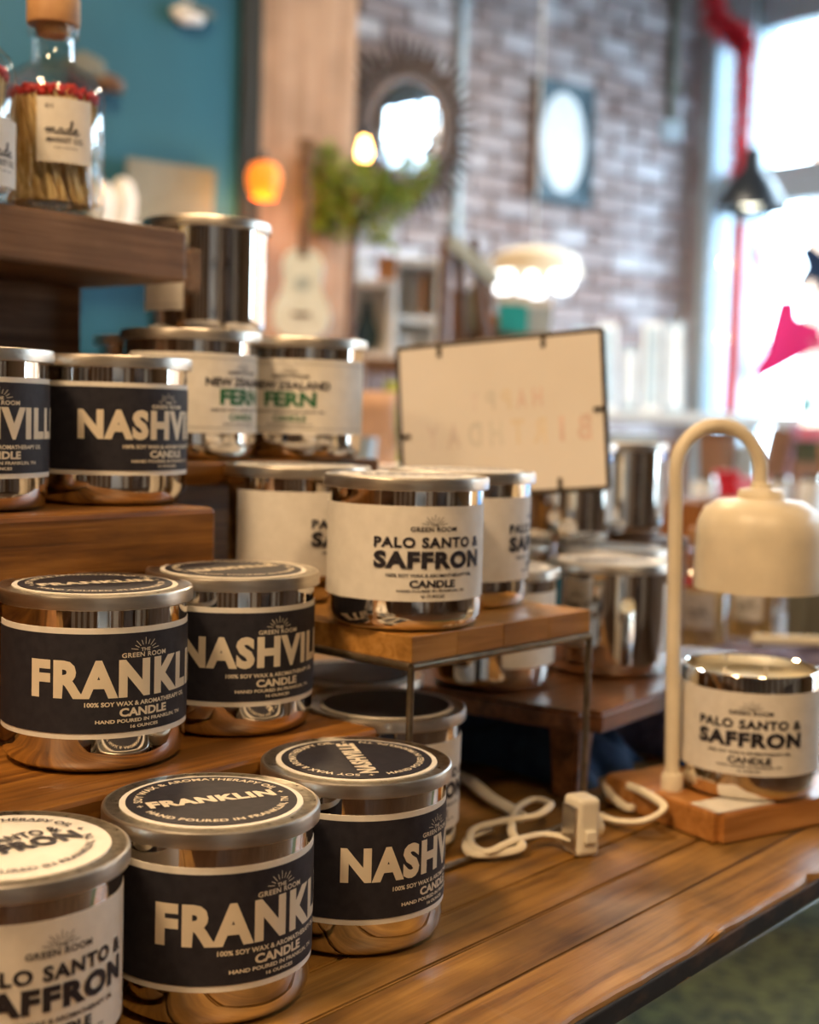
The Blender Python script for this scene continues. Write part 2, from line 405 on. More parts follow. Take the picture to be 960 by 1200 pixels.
def lid_print(title):
    bm = bmesh.new()
    z = JH+.00088
    top = bmesh.new(); put_text(top, 'SOY WAX & AROMATHERAPY OIL', 0, -.0022, .098, .0043, .028, 1.08)
    slice_x(top, .003, -.05, .05); wrap_disc(top, .0350, z, True)
    bot = bmesh.new(); put_text(bot, 'HAND POURED IN FRANKLIN, TN', 0, -.0022, .092, .0043, .028, 1.08)
    slice_x(bot, .003, -.05, .05); wrap_disc(bot, .0350, z, False)
    for b in (top, bot):
        tmp = bpy.data.meshes.new('tmp'); b.to_mesh(tmp); b.free(); bm.from_mesh(tmp); bpy.data.meshes.remove(tmp)
    m2 = bmesh.new()
    for sx in (-1, 1): put_text(m2, '+', sx*.0352, -.0015, .0028, .003, .03)
    if title == 'SAFFRON':
        put_text(m2, 'PALO SANTO &', 0, .0022, .056, .0082, .03, 1.06); put_text(m2, 'SAFFRON', 0, -.0115, .062, .0122, .05, 1.1)
    elif title == 'FERN':
        put_text(m2, 'NEW ZEALAND', 0, .001, .050, .006, .03); put_text(m2, 'FERN', 0, -.010, .034, .0095, .04)
    else: put_text(m2, title, 0, -.0050, .063, .0104, .055, 1.12)
    for v in m2.verts: v.co.z = z
    tmp = bpy.data.meshes.new('tmp'); m2.to_mesh(tmp); m2.free(); bm.from_mesh(tmp); bpy.data.meshes.remove(tmp)
    return finish_print(bm, 'lid_lettering_'+title.lower())

# shared jar meshes
glass_me = lathe('jar_glass', [(0, .0012), (.034, .0012), (.038, 0), (.0405, .0002), (.0445, .0018), (.0472, .0048), (.0484, .0085), (RG, .013), (RG, .0875), (.0470, .0875), (.0470, .085), (0, .085)], 72)
lid_me = lathe('jar_lid', [(.0495, .0858), (.0515, .0856), (RL, .0860), (RL, .0917), (.0517, .0926), (.0509, .0931), (.0500, .0930), (.0492, .0927), (0, .0927)], 72, ang=.5)
for k, m_ in enumerate((M['lid'], M['lid_top'])): lid_me.materials.append(m_)
for p_ in lid_me.polygons:
    if all(lid_me.vertices[i].co.z > .0926 for i in p_.vertices) and min((Vector(lid_me.vertices[i].co[:2]).length for i in p_.vertices)) < .0495: p_.material_index = 1
disc_out = lathe('lid_disc', [(.0437, .0926), (.0437, .0932), (0, .0932)], 64, ang=.5)
disc_in = lathe('lid_disc_panel', [(.0408, .0930), (.0408, .0936), (0, .0936)], 64, ang=.5)
label_me = arc_band('jar_label', RG-.0002, RG+.0003, LZ0, LZ1, LARC)
panel_me = arc_band('jar_label_panel', RG+.0001, RG+.0006, LZ0+.0030, LZ1-.0030, LARC-.02)
PRINT = {}; LPRINT = {}
def jar(kind, x, y, z, theta, label, lidrot=15, shade='dark', group=None, lidless_disc=False):
    """x,y in metres from the camera, z height of the jar base; theta = how far the label faces round to the camera's right (degrees)"""
    r = empty('candle_jar', (x, y, z), math.atan2(-y, -x)+math.radians(theta))
    tag(r, label, 'candle', group)
    link('mirrored_glass_body', glass_me, M['mirror'], r)
    l = link('lid', lid_me, None, r)
    o = link('label', label_me, M['paper'], r)
    if kind in ('FRANKLIN', 'NASHVILLE'): link('label_panel', panel_me, M['blackpaper'], o)
    if kind not in PRINT: PRINT[kind] = letters(kind)
    for me, mt in PRINT[kind]: link('lettering', me, mt, o)
    d = link('lid_disc', disc_out, M['paper'], r)
    if kind not in LPRINT: LPRINT[kind] = lid_print(kind)
    # the disc is turned so its title reads lidrot degrees up to the right as the camera sees it
    d.rotation_euler = (0, 0, -math.radians(theta) + math.radians(lidrot) + PI/2)
    if kind in ('FRANKLIN', 'NASHVILLE'): link('lid_disc_panel', disc_in, M['blackpaper'], d)
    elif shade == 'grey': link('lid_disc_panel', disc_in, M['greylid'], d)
    t = link('lid_lettering', LPRINT[kind], M['print'] if kind in ('FRANKLIN', 'NASHVILLE') else M['ink'], d)
    return r

# ------------------------------------------------------------------ room shell (named structure pieces)
def struct(name, me, mat, loc=None, rot=None, parent=None):
    o = link(name, me, mat, parent, loc, rot)
    if not parent: o['kind'] = 'structure'
    return o
def quadbox(name, P, d1, L1, d2, L2, h, mat, kind=True, bevel=0):
    """box from corner P, length L1 along d1, L2 along d2, height h"""
    bm = bmesh.new(); vs = []
    for z in (0, h):
        for a, b in ((0, 0), (L1, 0), (L1, L2), (0, L2)):
            vs.append(bm.verts.new(Vector(P)+d1*a+d2*b+Vector((0, 0, z))))
    for f in ((0, 3, 2, 1), (4, 5, 6, 7), (0, 1, 5, 4), (1, 2, 6, 5), (2, 3, 7, 6), (3, 0, 4, 7)): bm.faces.new([vs[i] for i in f])
    o = link(name, bm_mesh(bm, name), mat)
    if kind: o['kind'] = 'structure'
    return o
HC = 3.45
M['floorwood'] = wood_mat('brown_floor_boards', (.05, .022, .010), (.13, .06, .025), (.22, .11, .05))
quadbox('floor', BW(-8, 0, -.1), bv, 8, wv, 8, .1, M['floorwood'])
rug = quadbox('floor_rug', TN(.6, -1.0, .001), tv, 3.6, nv, 2.3, .02, M['floor'], False)
tag(rug, 'moss green deep-pile rug on the floor before the long table', 'rug')
quadbox('ceiling', BW(-8.2, -.2, HC), bv, 8.6, wv, 8.4, .1, M['ceiling'])
wb = quadbox('wall_left', BW(-8.2, -.25, 0), bv, 8.2, wv, .235, HC, M['mortar'])
quadbox('wall_back', BW(-8.2, 0, 0), bv, .2, wv, 8, HC, M['plaster'])
quadbox('wall_right', BW(-8.2, 8, 0), bv, 8.4, wv, .2, HC, M['plaster'])
for k in range(9):                # unseen posts, added to put dark stripes in the jar reflections
    quadbox('trim_%d' % (40+k), BW(-7.995, .25+k*.88, 0), bv, .06, wv, .34, HC, M['shelfwood'])
    quadbox('trim_%d' % (50+k), BW(-7.6+k*.88, 7.93, 0), bv, .34, wv, .06, HC, M['shelfwood'])
# bricks of the left wall: those in view one by one, the rest joined
bw_, bh_ = .205, .068
brick_me = box('brick', -bw_/2, bw_/2, -.015, .015, -bh_/2, bh_/2, .006, 1)
rest = bmesh.new(); cnt = 0
row = 0; z = .04
while z < HC-.04:
    b = -.105 - (row % 2)*.11
    while b > -2.6:
        seen = (1.55 < z < 3.02 and b > -2.02)
        jit = random.uniform(-.004, .006)
        P = BW(b, -.004+jit, z)
        if seen and cnt < 300:
            o = link('brick', brick_me, M['brick'], wb, P, (random.uniform(-.01, .01), 0, bang)); cnt += 1
        else:
            box_bm(rest, -bw_/2, bw_/2, -.015, .015, -bh_/2, bh_/2, Matrix.Translation(P) @ Matrix.Rotation(bang, 4, 'Z'))
        b -= .216
    z += .078; row += 1
o = link('brickwork', bm_mesh(rest, 'brickwork'), M['brick'], wb); o['kind'] = 'stuff'

# window wall: piers, sill, lintels, then window units with panes
def pier(w0, w1, z0, z1, mat='frame', name='trim_1', d0=-.02, d1=.16):
    return quadbox(name, BW(d0, w0, z0), bv, d1-d0, wv, w1-w0, z1-z0, M[mat])
wf = quadbox('wall_front', BW(-.02, 0, 0), bv, .24, wv, 8, .72, M['brick'])
quadbox('wall_front_top', BW(-.02, 0, 3.0), bv, .24, wv, 8, HC-3.0, M['frame'])
quadbox('wall_front_return', BW(-.06, 0, .72), bv, .26, wv, .035, 2.28, M['brick'])
wins = [(.06, .16, .23, .03), (.285, 1.75, 0, 0), (1.90, 3.3, 0, 0), (3.45, 4.9, 0, 0), (5.05, 6.5, 0, 0), (6.65, 7.9, 0, 0)]
edges = [.035, .095, .215, .285, 1.75, 1.90, 3.3, 3.45, 4.9, 8.0]
for i in range(0, len(edges), 2):
    pier(edges[i], edges[i+1], .72, 3.0, 'frame' if i < 8 else 'plaster', name='trim_%d' % (i//2+1))
quadbox('trim_20', BW(-.05, .0, .68), bv, .16, wv, 8, .05, M['frame'])
n_ = 1
for i in range(1, len(edges)-1, 2):
    w0, w1 = edges[i], edges[i+1]
    q = quadbox('window_%d' % n_, BW(.03, w0, 2.10), bv, .09, wv, w1-w0, .15, M['frame'])   # transom bar
    for z0, z1 in ((.73, 2.10), (2.25, 2.83)):
        g = quadbox('pane', BW(.07, w0, z0), bv, .006, wv, w1-w0, z1-z0, M['pane'], False); g.parent = q
    h = quadbox('frame_head', BW(.03, w0, 2.82), bv, .09, wv, w1-w0, .18, M['frame'], False); h.parent = q
    n_ += 1
# street outside
quadbox('pavement', BW(.3, -6, -.12), bv, 14, wv, 22, .1, plain('pale_pavement', (.45, .45, .44), .9))
def outside(name, b, w, z0, L1, L2, h, mat, label, cat, parts=None):
    o = quadbox(name, BW(b, w, z0), bv, L1, wv, L2, h, mat, False); tag(o, label, cat); return o

# teal partition with dark trim, then the blond column
TP = Vector((-.512, 3.62, 0))
quadbox('wall_side', TP-bv*2.9, bv, 2.9, wv, .10, HC, M['teal'])
quadbox('trim_30', TP-bv*.02-wv*.01, bv, .055, wv, .13, HC, M['trimdark'])
c = quadbox('wood_column', TP+bv*.036+wv*.05, bv, .345, wv*-1, .25, HC, M['column'], False)
c['kind'] = 'structure'; c.name = 'trim_31'

# ------------------------------------------------------------------ lamps that light the shop
def area(name, loc, size, power, col, rot=(0, 0, 0), parent=None, spread=PI):
    l = bpy.data.lights.new(name, 'AREA'); l.shape = 'DISK'; l.size = size; l.energy = power; l.color = col; l.spread = spread
    o = bpy.data.objects.new(name, l); COL.objects.link(o); o.location = loc; o.rotation_euler = rot
    if parent: o.parent = parent
    return o
def dome_pendant(loc, drop_to, col, power, label, glow, shade_mat, size=.30, group=None):
    r = empty('pendant_lamp', loc); tag(r, label, 'lamp', group)
    s = size/2
    link('lamp_shade', lathe('lamp_shade', [(s, 0), (s*.93, .035), (s*.62, .10), (s*.28, .15), (s*.22, .21), (s*.12, .225), (s*.10, .222), (s*.20, .205), (s*.26, .147), (s*.60, .095), (s*.91, .032), (s*.985, 0)], 40, close=True), shade_mat, r)
    link('bulb', lathe('bulb', [(0, .005), (s*.30, .02), (s*.42, .05), (s*.30, .09), (s*.10, .14)], 24), glow, r)
    link('cord', tube('cord', [(0, 0, .22), (0, 0, drop_to-loc[2])], .004, 8), M['black'], r)
    if power: area('lamp_light', (0, 0, -.005), size*.8, power, col, parent=r)
    return r
WARM = (1, .67, .37)
for k, (x, y, z, pw) in enumerate([(-.55, .15, 2.35, 24), (.45, -.35, 2.45, 16), (-.35, 2.3, 2.75, 34), (-1.4, -1.2, 2.5, 20)]):  # the third lamp is unseen, added to brighten the background
    dome_pendant((x, y, z), HC, WARM, pw, ['black pendant lamp hanging over the stepped candle display', 'black pendant lamp hanging behind the viewer over the counter', 'unseen black pendant lamp added to brighten the far part of the shop', 'black pendant lamp hanging over the back of the shop'][k], M['warmglow'], M['black'], .34)

# daylight portals in the window openings
for w0, w1, z0, z1 in ((.095, .215, .73, 2.83), (.285, 1.75, .73, 2.83), (1.9, 3.3, .73, 2.83), (3.45, 4.9, .73, 2.83)):
    l = bpy.data.lights.new('window_portal', 'AREA'); l.shape = 'RECTANGLE'; l.size = w1-w0; l.size_y = z1-z0; l.energy = 1
    l.cycles.is_portal = True
    o = bpy.data.objects.new('window_portal', l); COL.objects.link(o)
    d = -bv
    zc = -d; xa = wv; ya = zc.cross(xa)
    o.matrix_world = Matrix(((xa.x, ya.x, zc.x, 0), (xa.y, ya.y, zc.y, 0), (xa.z, ya.z, zc.z, 0), (0, 0, 0, 1)))
    o.location = BW(-.03, (w0+w1)/2, (z0+z1)/2)

# ------------------------------------------------------------------ the counter: boards running along it
cnt_ = empty('display_table', TN(.8, .7, 0), tang)
tag(cnt_, 'long old plank-topped table with worn front edge, carrying the whole candle display', 'table')
edges_n = [.332, .377, .4185, .458, .503, .546]
while edges_n[-1] < 1.25: edges_n.append(edges_n[-1]+.09)
for i, (n0, n1) in enumerate(zip(edges_n, edges_n[1:])):
    bm = bmesh.new(); L0, L1 = -1.5, 1.1
    box_bm(bm, L0, L1, n0-.7+.0007, n1-.7-.0007, TT-.016, TT)
    if i == 0:                     # worn, chipped front edge
        bmesh.ops.subdivide_edges(bm, edges=[e for e in bm.edges if abs(e.verts[0].co.x-e.verts[1].co.x) > 1], cuts=220)
        for v in bm.verts:
            if v.co.y < n0-.7+.01:
                a = v.co.x
                v.co.y += .0007*math.sin(a*41)+.0006*math.sin(a*97+1)+random.uniform(-.0006, .0006)
                if v.co.z > TT-.01: v.co.z -= .0008+.0005*math.sin(a*63)+random.uniform(0, .0004); v.co.y += .0005
        es = [e for e in bm.edges if all(v.co.z > TT-.012 and v.co.y < n0-.7+.01 for v in e.verts)]
        bmesh.ops.bevel(bm, geom=es, offset=.0035, segments=3, affect='EDGES', profile=.5)
    else:
        es = [e for e in bm.edges if abs(e.verts[0].co.x-e.verts[1].co.x) > 1 and e.verts[0].co.z > TT-.01]
        bmesh.ops.bevel(bm, geom=es, offset=.0011, segments=2, affect='EDGES')
    link('plank', bm_mesh(bm, 'plank'), M['table'], cnt_)
link('under_board', box('under_board', -1.5, 1.1, .365-.7, 1.25-.7, TT-.026, TT-.0165, .001), M['shelfwood'], cnt_)
M['dirtshade'] = noise_mat('dirt_and_shade_edge', (.012, .008, .005), (.10, .045, .018), 55, .8, bump=.6, lo=.5, hi=.75, stretch=(.4, 1, 1))  # dirt and chips, with the shade of the side painted in
link('worn_shaded_edge', box('worn_shaded_edge', -1.5, 1.1, .3315-.7, .3345-.7, TT-.0165, TT-.0050, .001), M['dirtshade'], cnt_)
link('apron', box('apron', -1.47, 1.07, .480-.7, .505-.7, TT-.12, TT-.0265, .002), M['shelfwood'], cnt_)
link('apron', box('apron', -1.47, 1.07, 1.2-.7, 1.22-.7, TT-.12, TT-.0265, .002), M['shelfwood'], cnt_)
leg_me = box('leg', -.04, .04, -.04, .04, 0, TT-.0265, .004)
for sx in (-1.4, 1.0):
    for sy in (-.15, .47): link('leg', leg_me, M['shelfwood'], cnt_, (sx, sy, 0))

# ------------------------------------------------------------------ stepped wooden display (one step unit: treads and risers)
def tnbox(name, t0, t1, n0, n1, z0, z1, mat, parent=None, bevel=.002):
    """box in counter coordinates; object axes along the counter so the grain runs with it"""
    tc, nc = (t0+t1)/2, (n0+n1)/2
    o = link(name, box(name, -(t1-t0)/2, (t1-t0)/2, -(n1-n0)/2, (n1-n0)/2, -(z1-z0)/2, (z1-z0)/2, bevel), M[mat])
    P = TN(tc, nc, (z0+z1)/2)
    if parent is None: o.location = P; o.rotation_euler = (0, 0, tang)
    else:
        o.parent = parent; q = Matrix.Rotation(-parent.rotation_euler.z, 4, 'Z') @ (P-parent.location); o.location = q
    return o
Z1, Z2, Z3 = EYE-.189, EYE-.062, EYE-.037
st = empty('display_steps', TN(.3, .75, TT), tang)
tag(st, 'brown stained wooden step display rising at the left of the table', 'display stand')
tnbox('step_tread', -.35, .610, .528, .645, Z1-.030, Z1, 'step', st, .003)
tnbox('step_front', -.35, .595, .545, .565, TT, Z1-.030, 'step', st)
tnbox('step_tread', -.35, .578, .640, .760, Z2-.040, Z2, 'step', st, .0035)
tnbox('step_front', -.35, .566, .650, .668, Z1-.0005, Z2-.040, 'step', st)
tnbox('step_board', .600, .835, .729, .845, Z3-.018, Z3, 'step', st, .003)
tnbox('step_support', .645, .81, .785, .83, TT, Z3-.018, 'step', st)
tnbox('step_board', .652, .835, .846, .985, Z3-.018, Z3, 'step', st, .003)
tnbox('step_support', .66, .81, .86, .97, TT, Z3-.018, 'shelfwood', st)

# upper rough shelf on an upright block
us = empty('upper_shelf', TN(.45, .85, TT), tang)
tag(us, 'rough dark brown wooden shelf plank on an upright block, top left, carrying match bottles', 'shelf')
ZS = EYE+.1285
tnbox('shelf_plank', -.2, .662, .770, .892, ZS-.037, ZS, 'shelfwood', us, .003)
tnbox('upright_block', .25, .648, .876, .905, TT, ZS-.037, 'shelfwood', us, .003)

sl = Vector((.585, .811, 0)); sv = Vector((-.811, .585, 0)); SCN = Vector((.136, .950, 0)); sang = math.atan2(sl.y, sl.x)
# ------------------------------------------------------------------ the candle jars
G_ = 'candle jars on the table'
YZ = TT
DK = 'black-labelled silver candle jar '
jar('FRANKLIN', -.0909, .6384, YZ, 41, 'FRANKLIN candle jar standing on the table at the front, black disc on its lid', 19)
jar('NASHVILLE', -.0249, .7238, YZ, 61, 'NASHVILLE candle jar on the table, black disc with upside-down title on its lid', 103)
jar('SAFFRON', -.1673, .5633, YZ, 26, 'cream-labelled PALO SANTO & SAFFRON candle jar cut off by the lower left corner', 27, 'cream')
jar('FRANKLIN', -.1682, .7266, Z1, 31, 'FRANKLIN candle jar on the lowest wooden step at the left edge', 20)
jar('NASHVILLE', -.1050, .8115, Z1, 33, 'NASHVILLE candle jar on the lowest wooden step beside the cream jars of the riser', 38)
jar('SAFFRON', -.0023, .8507, EYE-.131, 21, 'PALO SANTO & SAFFRON candle jar with full cream label at the front of the riser', 20, 'cream')
jar('NASHVILLE', -.1950, .8770, Z2, 46, 'NASHVILLE candle jar on the middle step under the upper shelf, start of its title showing', 30)
jar('NASHVILLE', -.2625, .7925, Z2, 23, 'NASHVILLE candle jar on the middle step cut by the left edge, only VILLE showing', 30)
jar('FERN', -.165, 1.0092, Z3, 49, 'NEW ZEALAND FERN candle jar directly behind the NASHVILLE jar of the middle step', 30, 'cream')
jar('FERN', -.0890, 1.0812, Z3, -10, 'NEW ZEALAND FERN candle jar at the right end of its step, green title fully readable', 30, 'cream')
jar('FERN', -.209, 1.1135, Z3, 200, 'candle jar mostly hidden behind the upper shelf block, only its lid rim showing', 10, 'cream')
jar('FERN', -.1715, 1.1180, Z3+JH+.0012, -133, 'silver candle jar with label turned away, stacked on the lids of other jars', 10, 'cream')
jar('SAFFRON', -.0800, .9610, EYE-.131, 55, 'PALO SANTO & SAFFRON candle jar at the back left of the wood and wire riser', 20, 'cream')
jar('SAFFRON', .0360, .9530, EYE-.131, 86, 'PALO SANTO & SAFFRON candle jar at the back right of the riser, half hidden', 20, 'cream')
jar('SAFFRON', -.0116, .8670, YZ, 38, 'candle jar with grey lid disc under the riser directly behind its front wire leg', 50, 'grey')
jar('SAFFRON', -.0385, .9690, YZ, 38, 'candle jar with grey lid disc under the riser, farther back in the shade', 30, 'grey')
ZT = EYE-.210
jar('SAFFRON', .0683, 1.0636, ZT, 121, 'candle jar with blank side of a cream label on the dark stool behind the riser', 20, 'cream')
jar('SAFFRON', .1690, 1.1300, ZT, 178, 'silver candle jar with label turned away on the dark stool left of the lamp pole', 20, 'cream')
jar('SAFFRON', .1880, 1.2440, ZT, 178, 'candle jar with cream lid disc on the dark stool, behind the silver one', 20, 'cream')
jar('SAFFRON', .0830, 1.2600, ZT, 178, 'candle jar on the dark stool hidden low behind the other jars', 20, 'cream')
jar('SAFFRON', .1440, 1.2900, ZT+JH+.0012, 170, 'silver candle jar with label turned away, stacked under the leaning picture frame', 20, 'cream')
jar('SAFFRON', .2080, 1.3750, ZT+JH+.0012, 170, 'silver candle jar stacked farthest back beside the lamp pole', 20, 'cream')
kb = empty('brown_box', (.222, 1.372, TT), sang); tag(kb, 'upright brown box behind the dark stool, hidden below the farthest stacked jar', 'box')
link('box_body', box('box_body', -.045, .045, -.045, .045, 0, ZT+JH-TT-.012, .002), M['shelfwood'], kb); link('box_lid', box('box_lid', -.047, .047, -.047, .047, ZT+JH-TT-.012, ZT+JH-TT, .002), M['shelfwood'], kb)

# open candle under the lamp
oc = empty('open_candle', (.2470, .9580, EYE-.2595), math.atan2(-.958, -.247)+math.radians(2))
tag(oc, 'open PALO SANTO & SAFFRON candle without lid, standing under the cream lamp', 'candle')
link('mirrored_glass_body', lathe('open_glass', [(0, .0012), (.034, .0012), (.038, 0), (.0405, .0002), (.0445, .0018), (.0472, .0048), (.0484, .0085), (RG, .013), (RG, .0866), (.0482, .0876), (.0474, .0878), (.0466, .0872), (.0464, .079), (.0464, .070), (0, .070)], 72), M['mirror'], oc)
link('wax', lathe('wax', [(0, .0705), (.0462, .0705), (.0462, .0795), (.044, .0778), (.03, .0772), (0, .0775)], 48), M['wax'], oc)
for k in range(3):
    a = k*2.094+.4
    link('wick', tube('wick', [(.018*math.cos(a), .018*math.sin(a), .077), (.018*math.cos(a), .018*math.sin(a), .084)], .0012, 6), M['print'], oc)
o = link('label', label_me, M['paper'], oc)
for me, mt in PRINT['SAFFRON']: link('lettering', me, mt, o)

# ------------------------------------------------------------------ riser: wood blocks on a wire frame
ru = Vector((.669, .743, 0)); rv = Vector((-.743, .669, 0)); RC = Vector((.0035, .7905, 0)); rang = math.atan2(ru.y, ru.x)
rs = empty('wooden_riser', RC+Vector((0, 0, TT)), rang)
tag(rs, 'wood block riser on a thin wire frame carrying cream-labelled jars', 'display stand')
RT = EYE-.131-TT
us_ = [0, .042, .088, .136, .184]
for a, b in zip(us_, us_[1:]):
    link('wood_block', box('wood_block', a+.0001, b-.0001, 0, .195, RT-.0155, RT, .0005), M['riser'], rs)
def rod(name, a, b, r=.0022): link(name, tube(name, [a, b], r, 10), M['wire'], rs)
w_, d_, zt = .184, .195, RT-.0180
for a, b in (((0, 0, zt), (w_, 0, zt)), ((w_, 0, zt), (w_, d_, zt)), ((w_, d_, zt), (0, d_, zt)), ((0, d_, zt), (0, 0, zt))): rod('top_rail', a, b, .0025)
for p in ((0, 0), (w_, 0), (w_, d_), (0, d_)): rod('leg', (*p, .0022), (*p, zt))
for a, b in (((0, 0, .0024), (w_, 0, .0024)), ((0, d_, .0024), (w_, d_, .0024))): rod('base_rail', a, b)

# ------------------------------------------------------------------ dark stool behind
so = empty('low_stool', SCN+Vector((0, 0, TT)), sang)
tag(so, 'low dark walnut stool behind the riser carrying silver candle jars', 'stool')
SH = ZT-TT
bm = bmesh.new(); box_bm(bm, 0, .33, 0, .252, SH-.016, SH)
bmesh.ops.bevel(bm, geom=[e for e in bm.edges if abs(e.verts[0].co.z-e.verts[1].co.z) > .01], offset=.012, segments=4, affect='EDGES')
bmesh.ops.bevel(bm, geom=[e for e in bm.edges if abs(e.verts[0].co.z-e.verts[1].co.z) < .001], offset=.003, segments=2, affect='EDGES')
link('seat', bm_mesh(bm, 'seat', True, .7), M['stool'], so)
for x, y in ((.03, .035), (.30, .035), (.03, .215), (.30, .215)):
    bm = bmesh.new(); vs = box_bm(bm, -.013, .013, -.013, .013, 0, SH-.016)
    for v in vs:
        if v.co.z < .001: v.co.x *= .75; v.co.y *= .75
    bmesh.ops.bevel(bm, geom=bm.edges[:], offset=.002, segments=2, affect='EDGES')
    link('leg', bm_mesh(bm, 'leg', True, .7), M['stool'], so, (x, y, 0))

# dark cloths bundled behind / under the stool
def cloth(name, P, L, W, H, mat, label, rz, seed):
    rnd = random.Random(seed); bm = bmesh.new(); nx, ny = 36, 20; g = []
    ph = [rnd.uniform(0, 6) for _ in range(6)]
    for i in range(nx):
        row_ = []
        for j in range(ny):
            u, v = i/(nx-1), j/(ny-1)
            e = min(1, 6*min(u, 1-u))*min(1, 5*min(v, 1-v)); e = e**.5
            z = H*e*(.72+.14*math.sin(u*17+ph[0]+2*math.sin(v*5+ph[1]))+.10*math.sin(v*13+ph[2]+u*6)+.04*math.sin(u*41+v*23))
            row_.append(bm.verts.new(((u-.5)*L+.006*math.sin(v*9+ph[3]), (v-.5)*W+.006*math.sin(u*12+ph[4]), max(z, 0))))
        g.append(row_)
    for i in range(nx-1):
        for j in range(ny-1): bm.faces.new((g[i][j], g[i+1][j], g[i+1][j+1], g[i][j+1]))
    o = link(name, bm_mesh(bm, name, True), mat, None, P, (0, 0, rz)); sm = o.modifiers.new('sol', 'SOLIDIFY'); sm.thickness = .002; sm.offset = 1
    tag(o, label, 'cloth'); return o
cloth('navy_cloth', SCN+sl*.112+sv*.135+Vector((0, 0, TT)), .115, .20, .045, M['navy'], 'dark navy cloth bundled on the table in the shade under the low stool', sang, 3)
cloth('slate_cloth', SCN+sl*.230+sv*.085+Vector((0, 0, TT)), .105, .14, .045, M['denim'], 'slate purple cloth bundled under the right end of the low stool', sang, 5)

# ------------------------------------------------------------------ leaning frame seen from behind, on a wire easel
TL, TR_, BR, BL = at(460, 410, 1.235), at(703, 386, 1.17), at(717, 572, 1.155), at(479, 584, 1.22)
xa = ((TR_+BR)/2-(TL+BL)/2).normalized(); ya = ((TL+TR_)/2-(BL+BR)/2); ya = (ya-xa*ya.dot(xa)).normalized(); za = xa.cross(ya)
cc = (TL+TR_+BR+BL)/4; FW = ((TR_-TL).length+(BR-BL).length)/4; FH = ((TL-BL).length+(TR_-BR).length)/4
fr = empty('glass_picture_frame', cc)
fr.matrix_world = Matrix(((xa.x, ya.x, za.x, cc.x), (xa.y, ya.y, za.y, cc.y), (xa.z, ya.z, za.z, cc.z), (0, 0, 0, 1)))
tag(fr, 'thin dark-edged frame seen from behind, beige back with faint reversed HAPPY BIRTHDAY', 'picture frame')
link('backing', box('backing', -FW+.002, FW-.002, -FH+.002, FH-.002, -.0015, .0012), M['beige'], fr)
for a, b in (((-FW, -FH, 0), (FW, -FH, 0)), ((FW, -FH, 0), (FW, FH, 0)), ((FW, FH, 0), (-FW, FH, 0)), ((-FW, FH, 0), (-FW, -FH, 0))):
    link('edge_strip', tube('edge_strip', [a, b], .0022, 8), M['darkedge'], fr)
for x, y, hv in ((-FW*.57, FH, 0), (FW*.45, FH, 0), (-FW, -.012, 1), (FW, 0, 1), (FW*.55, -FH, 0)):
    sx = -1 if x > 0 else 1
    if hv: me = box('clip', min(0, sx*.010), max(0, sx*.010), -.0018, .0018, .0008, .0034, .0006)
    else:
        s_ = -1 if y > 0 else 1; me = box('clip', -.0018, .0018, min(0, s_*.011), max(0, s_*.011), .0008, .0034, .0006)
    link('clip', me, M['darkedge'], fr, (x, y, 0))
FP = []
for i, (s, y0, h, w, cols) in enumerate([('HAPPY', .006, .017, .072, None), ('BIRTHDAY', -.0255, .022, .158, None)]):
    for k, ch in enumerate(s):
        bm = bmesh.new(); step = w/len(s); xx = (k-(len(s)-1)/2)*step
        put_text(bm, ch, xx, y0, step*.62 if ch != 'I' else step*.22, h, .03)
        for v in bm.verts: v.co.x = -v.co.x+.006; v.co.z = .0013
        q = k/(len(s)-1)
        key = 'faint%d' % int(q*3.99)
        if key not in M:
            base = [(.76, .60, .53), (.77, .68, .54), (.70, .67, .60), (.74, .66, .61)][int(q*3.99)]
            M[key] = plain(key+'_print', base, .8)
        link('faint_letter', finish_print(bm, 'faint_letter'), M[key], fr)
for px in (500, 600):
    a = at(px, 583, 1.222-.055*(px-479)/238)
    inv = fr.matrix_world.inverted()
    b_ = inv @ Vector((a.x+.002, a.y+.012, ZT if px else 0)); c_ = inv @ Vector((a.x+.01, a.y+.05, ZT+.16)); a_ = inv @ Vector((a.x, a.y-.006, a.z+.006)); e_ = inv @ Vector((a.x, a.y-.004, a.z-.004))
    link('easel_leg', tube('easel_leg', [a_, e_, b_], .0016, 8), M['darkedge'], fr)

# ------------------------------------------------------------------ candle-warmer lamp
e1 = Vector((.841, .541, 0)); e2 = Vector((-.541, .841, 0)); LC = Vector((.211, .881, 0)); lang = math.atan2(e1.y, e1.x)
lp = empty('candle_warmer_lamp', LC+Vector((0, 0, TT)), lang)
tag(lp, 'cream arched table lamp with dome shade on a square wooden base', 'lamp')
bm = bmesh.new(); box_bm(bm, 0, .150, 0, .119, .0006, .0205)
bmesh.ops.bevel(bm, geom=[e for e in bm.edges if abs(e.verts[0].co.z-e.verts[1].co.z) > .01], offset=.005, segments=4, affect='EDGES')
bmesh.ops.bevel(bm, geom=[e for e in bm.edges if abs(e.verts[0].co.z-e.verts[1].co.z) < .001], offset=.0012, segments=2, affect='EDGES')
link('base', bm_mesh(bm, 'base', True, .6), M['lampwood'], lp)
LPi = lp.matrix_basis.inverted() if False else (Matrix.Translation(LC+Vector((0, 0, TT))) @ Matrix.Rotation(lang, 4, 'Z')).inverted()
DP = .945
arcp = [at(787.5, 922, DP), at(788.5, 800, DP), at(790, 700, DP), at(791.5, 620, DP), at(792, 585, DP)]
cx_, cy_ = 843, 548
for k in range(0, 13):
    a = PI - PI*k/12*1.02
    arcp.append(at(842+50*math.cos(a), 553-55*math.sin(a), DP+.012*k/12))
arcp.append(at(890.5, 572, DP+.0135))
pp = [LPi @ p for p in arcp]
pp[0].z = .021
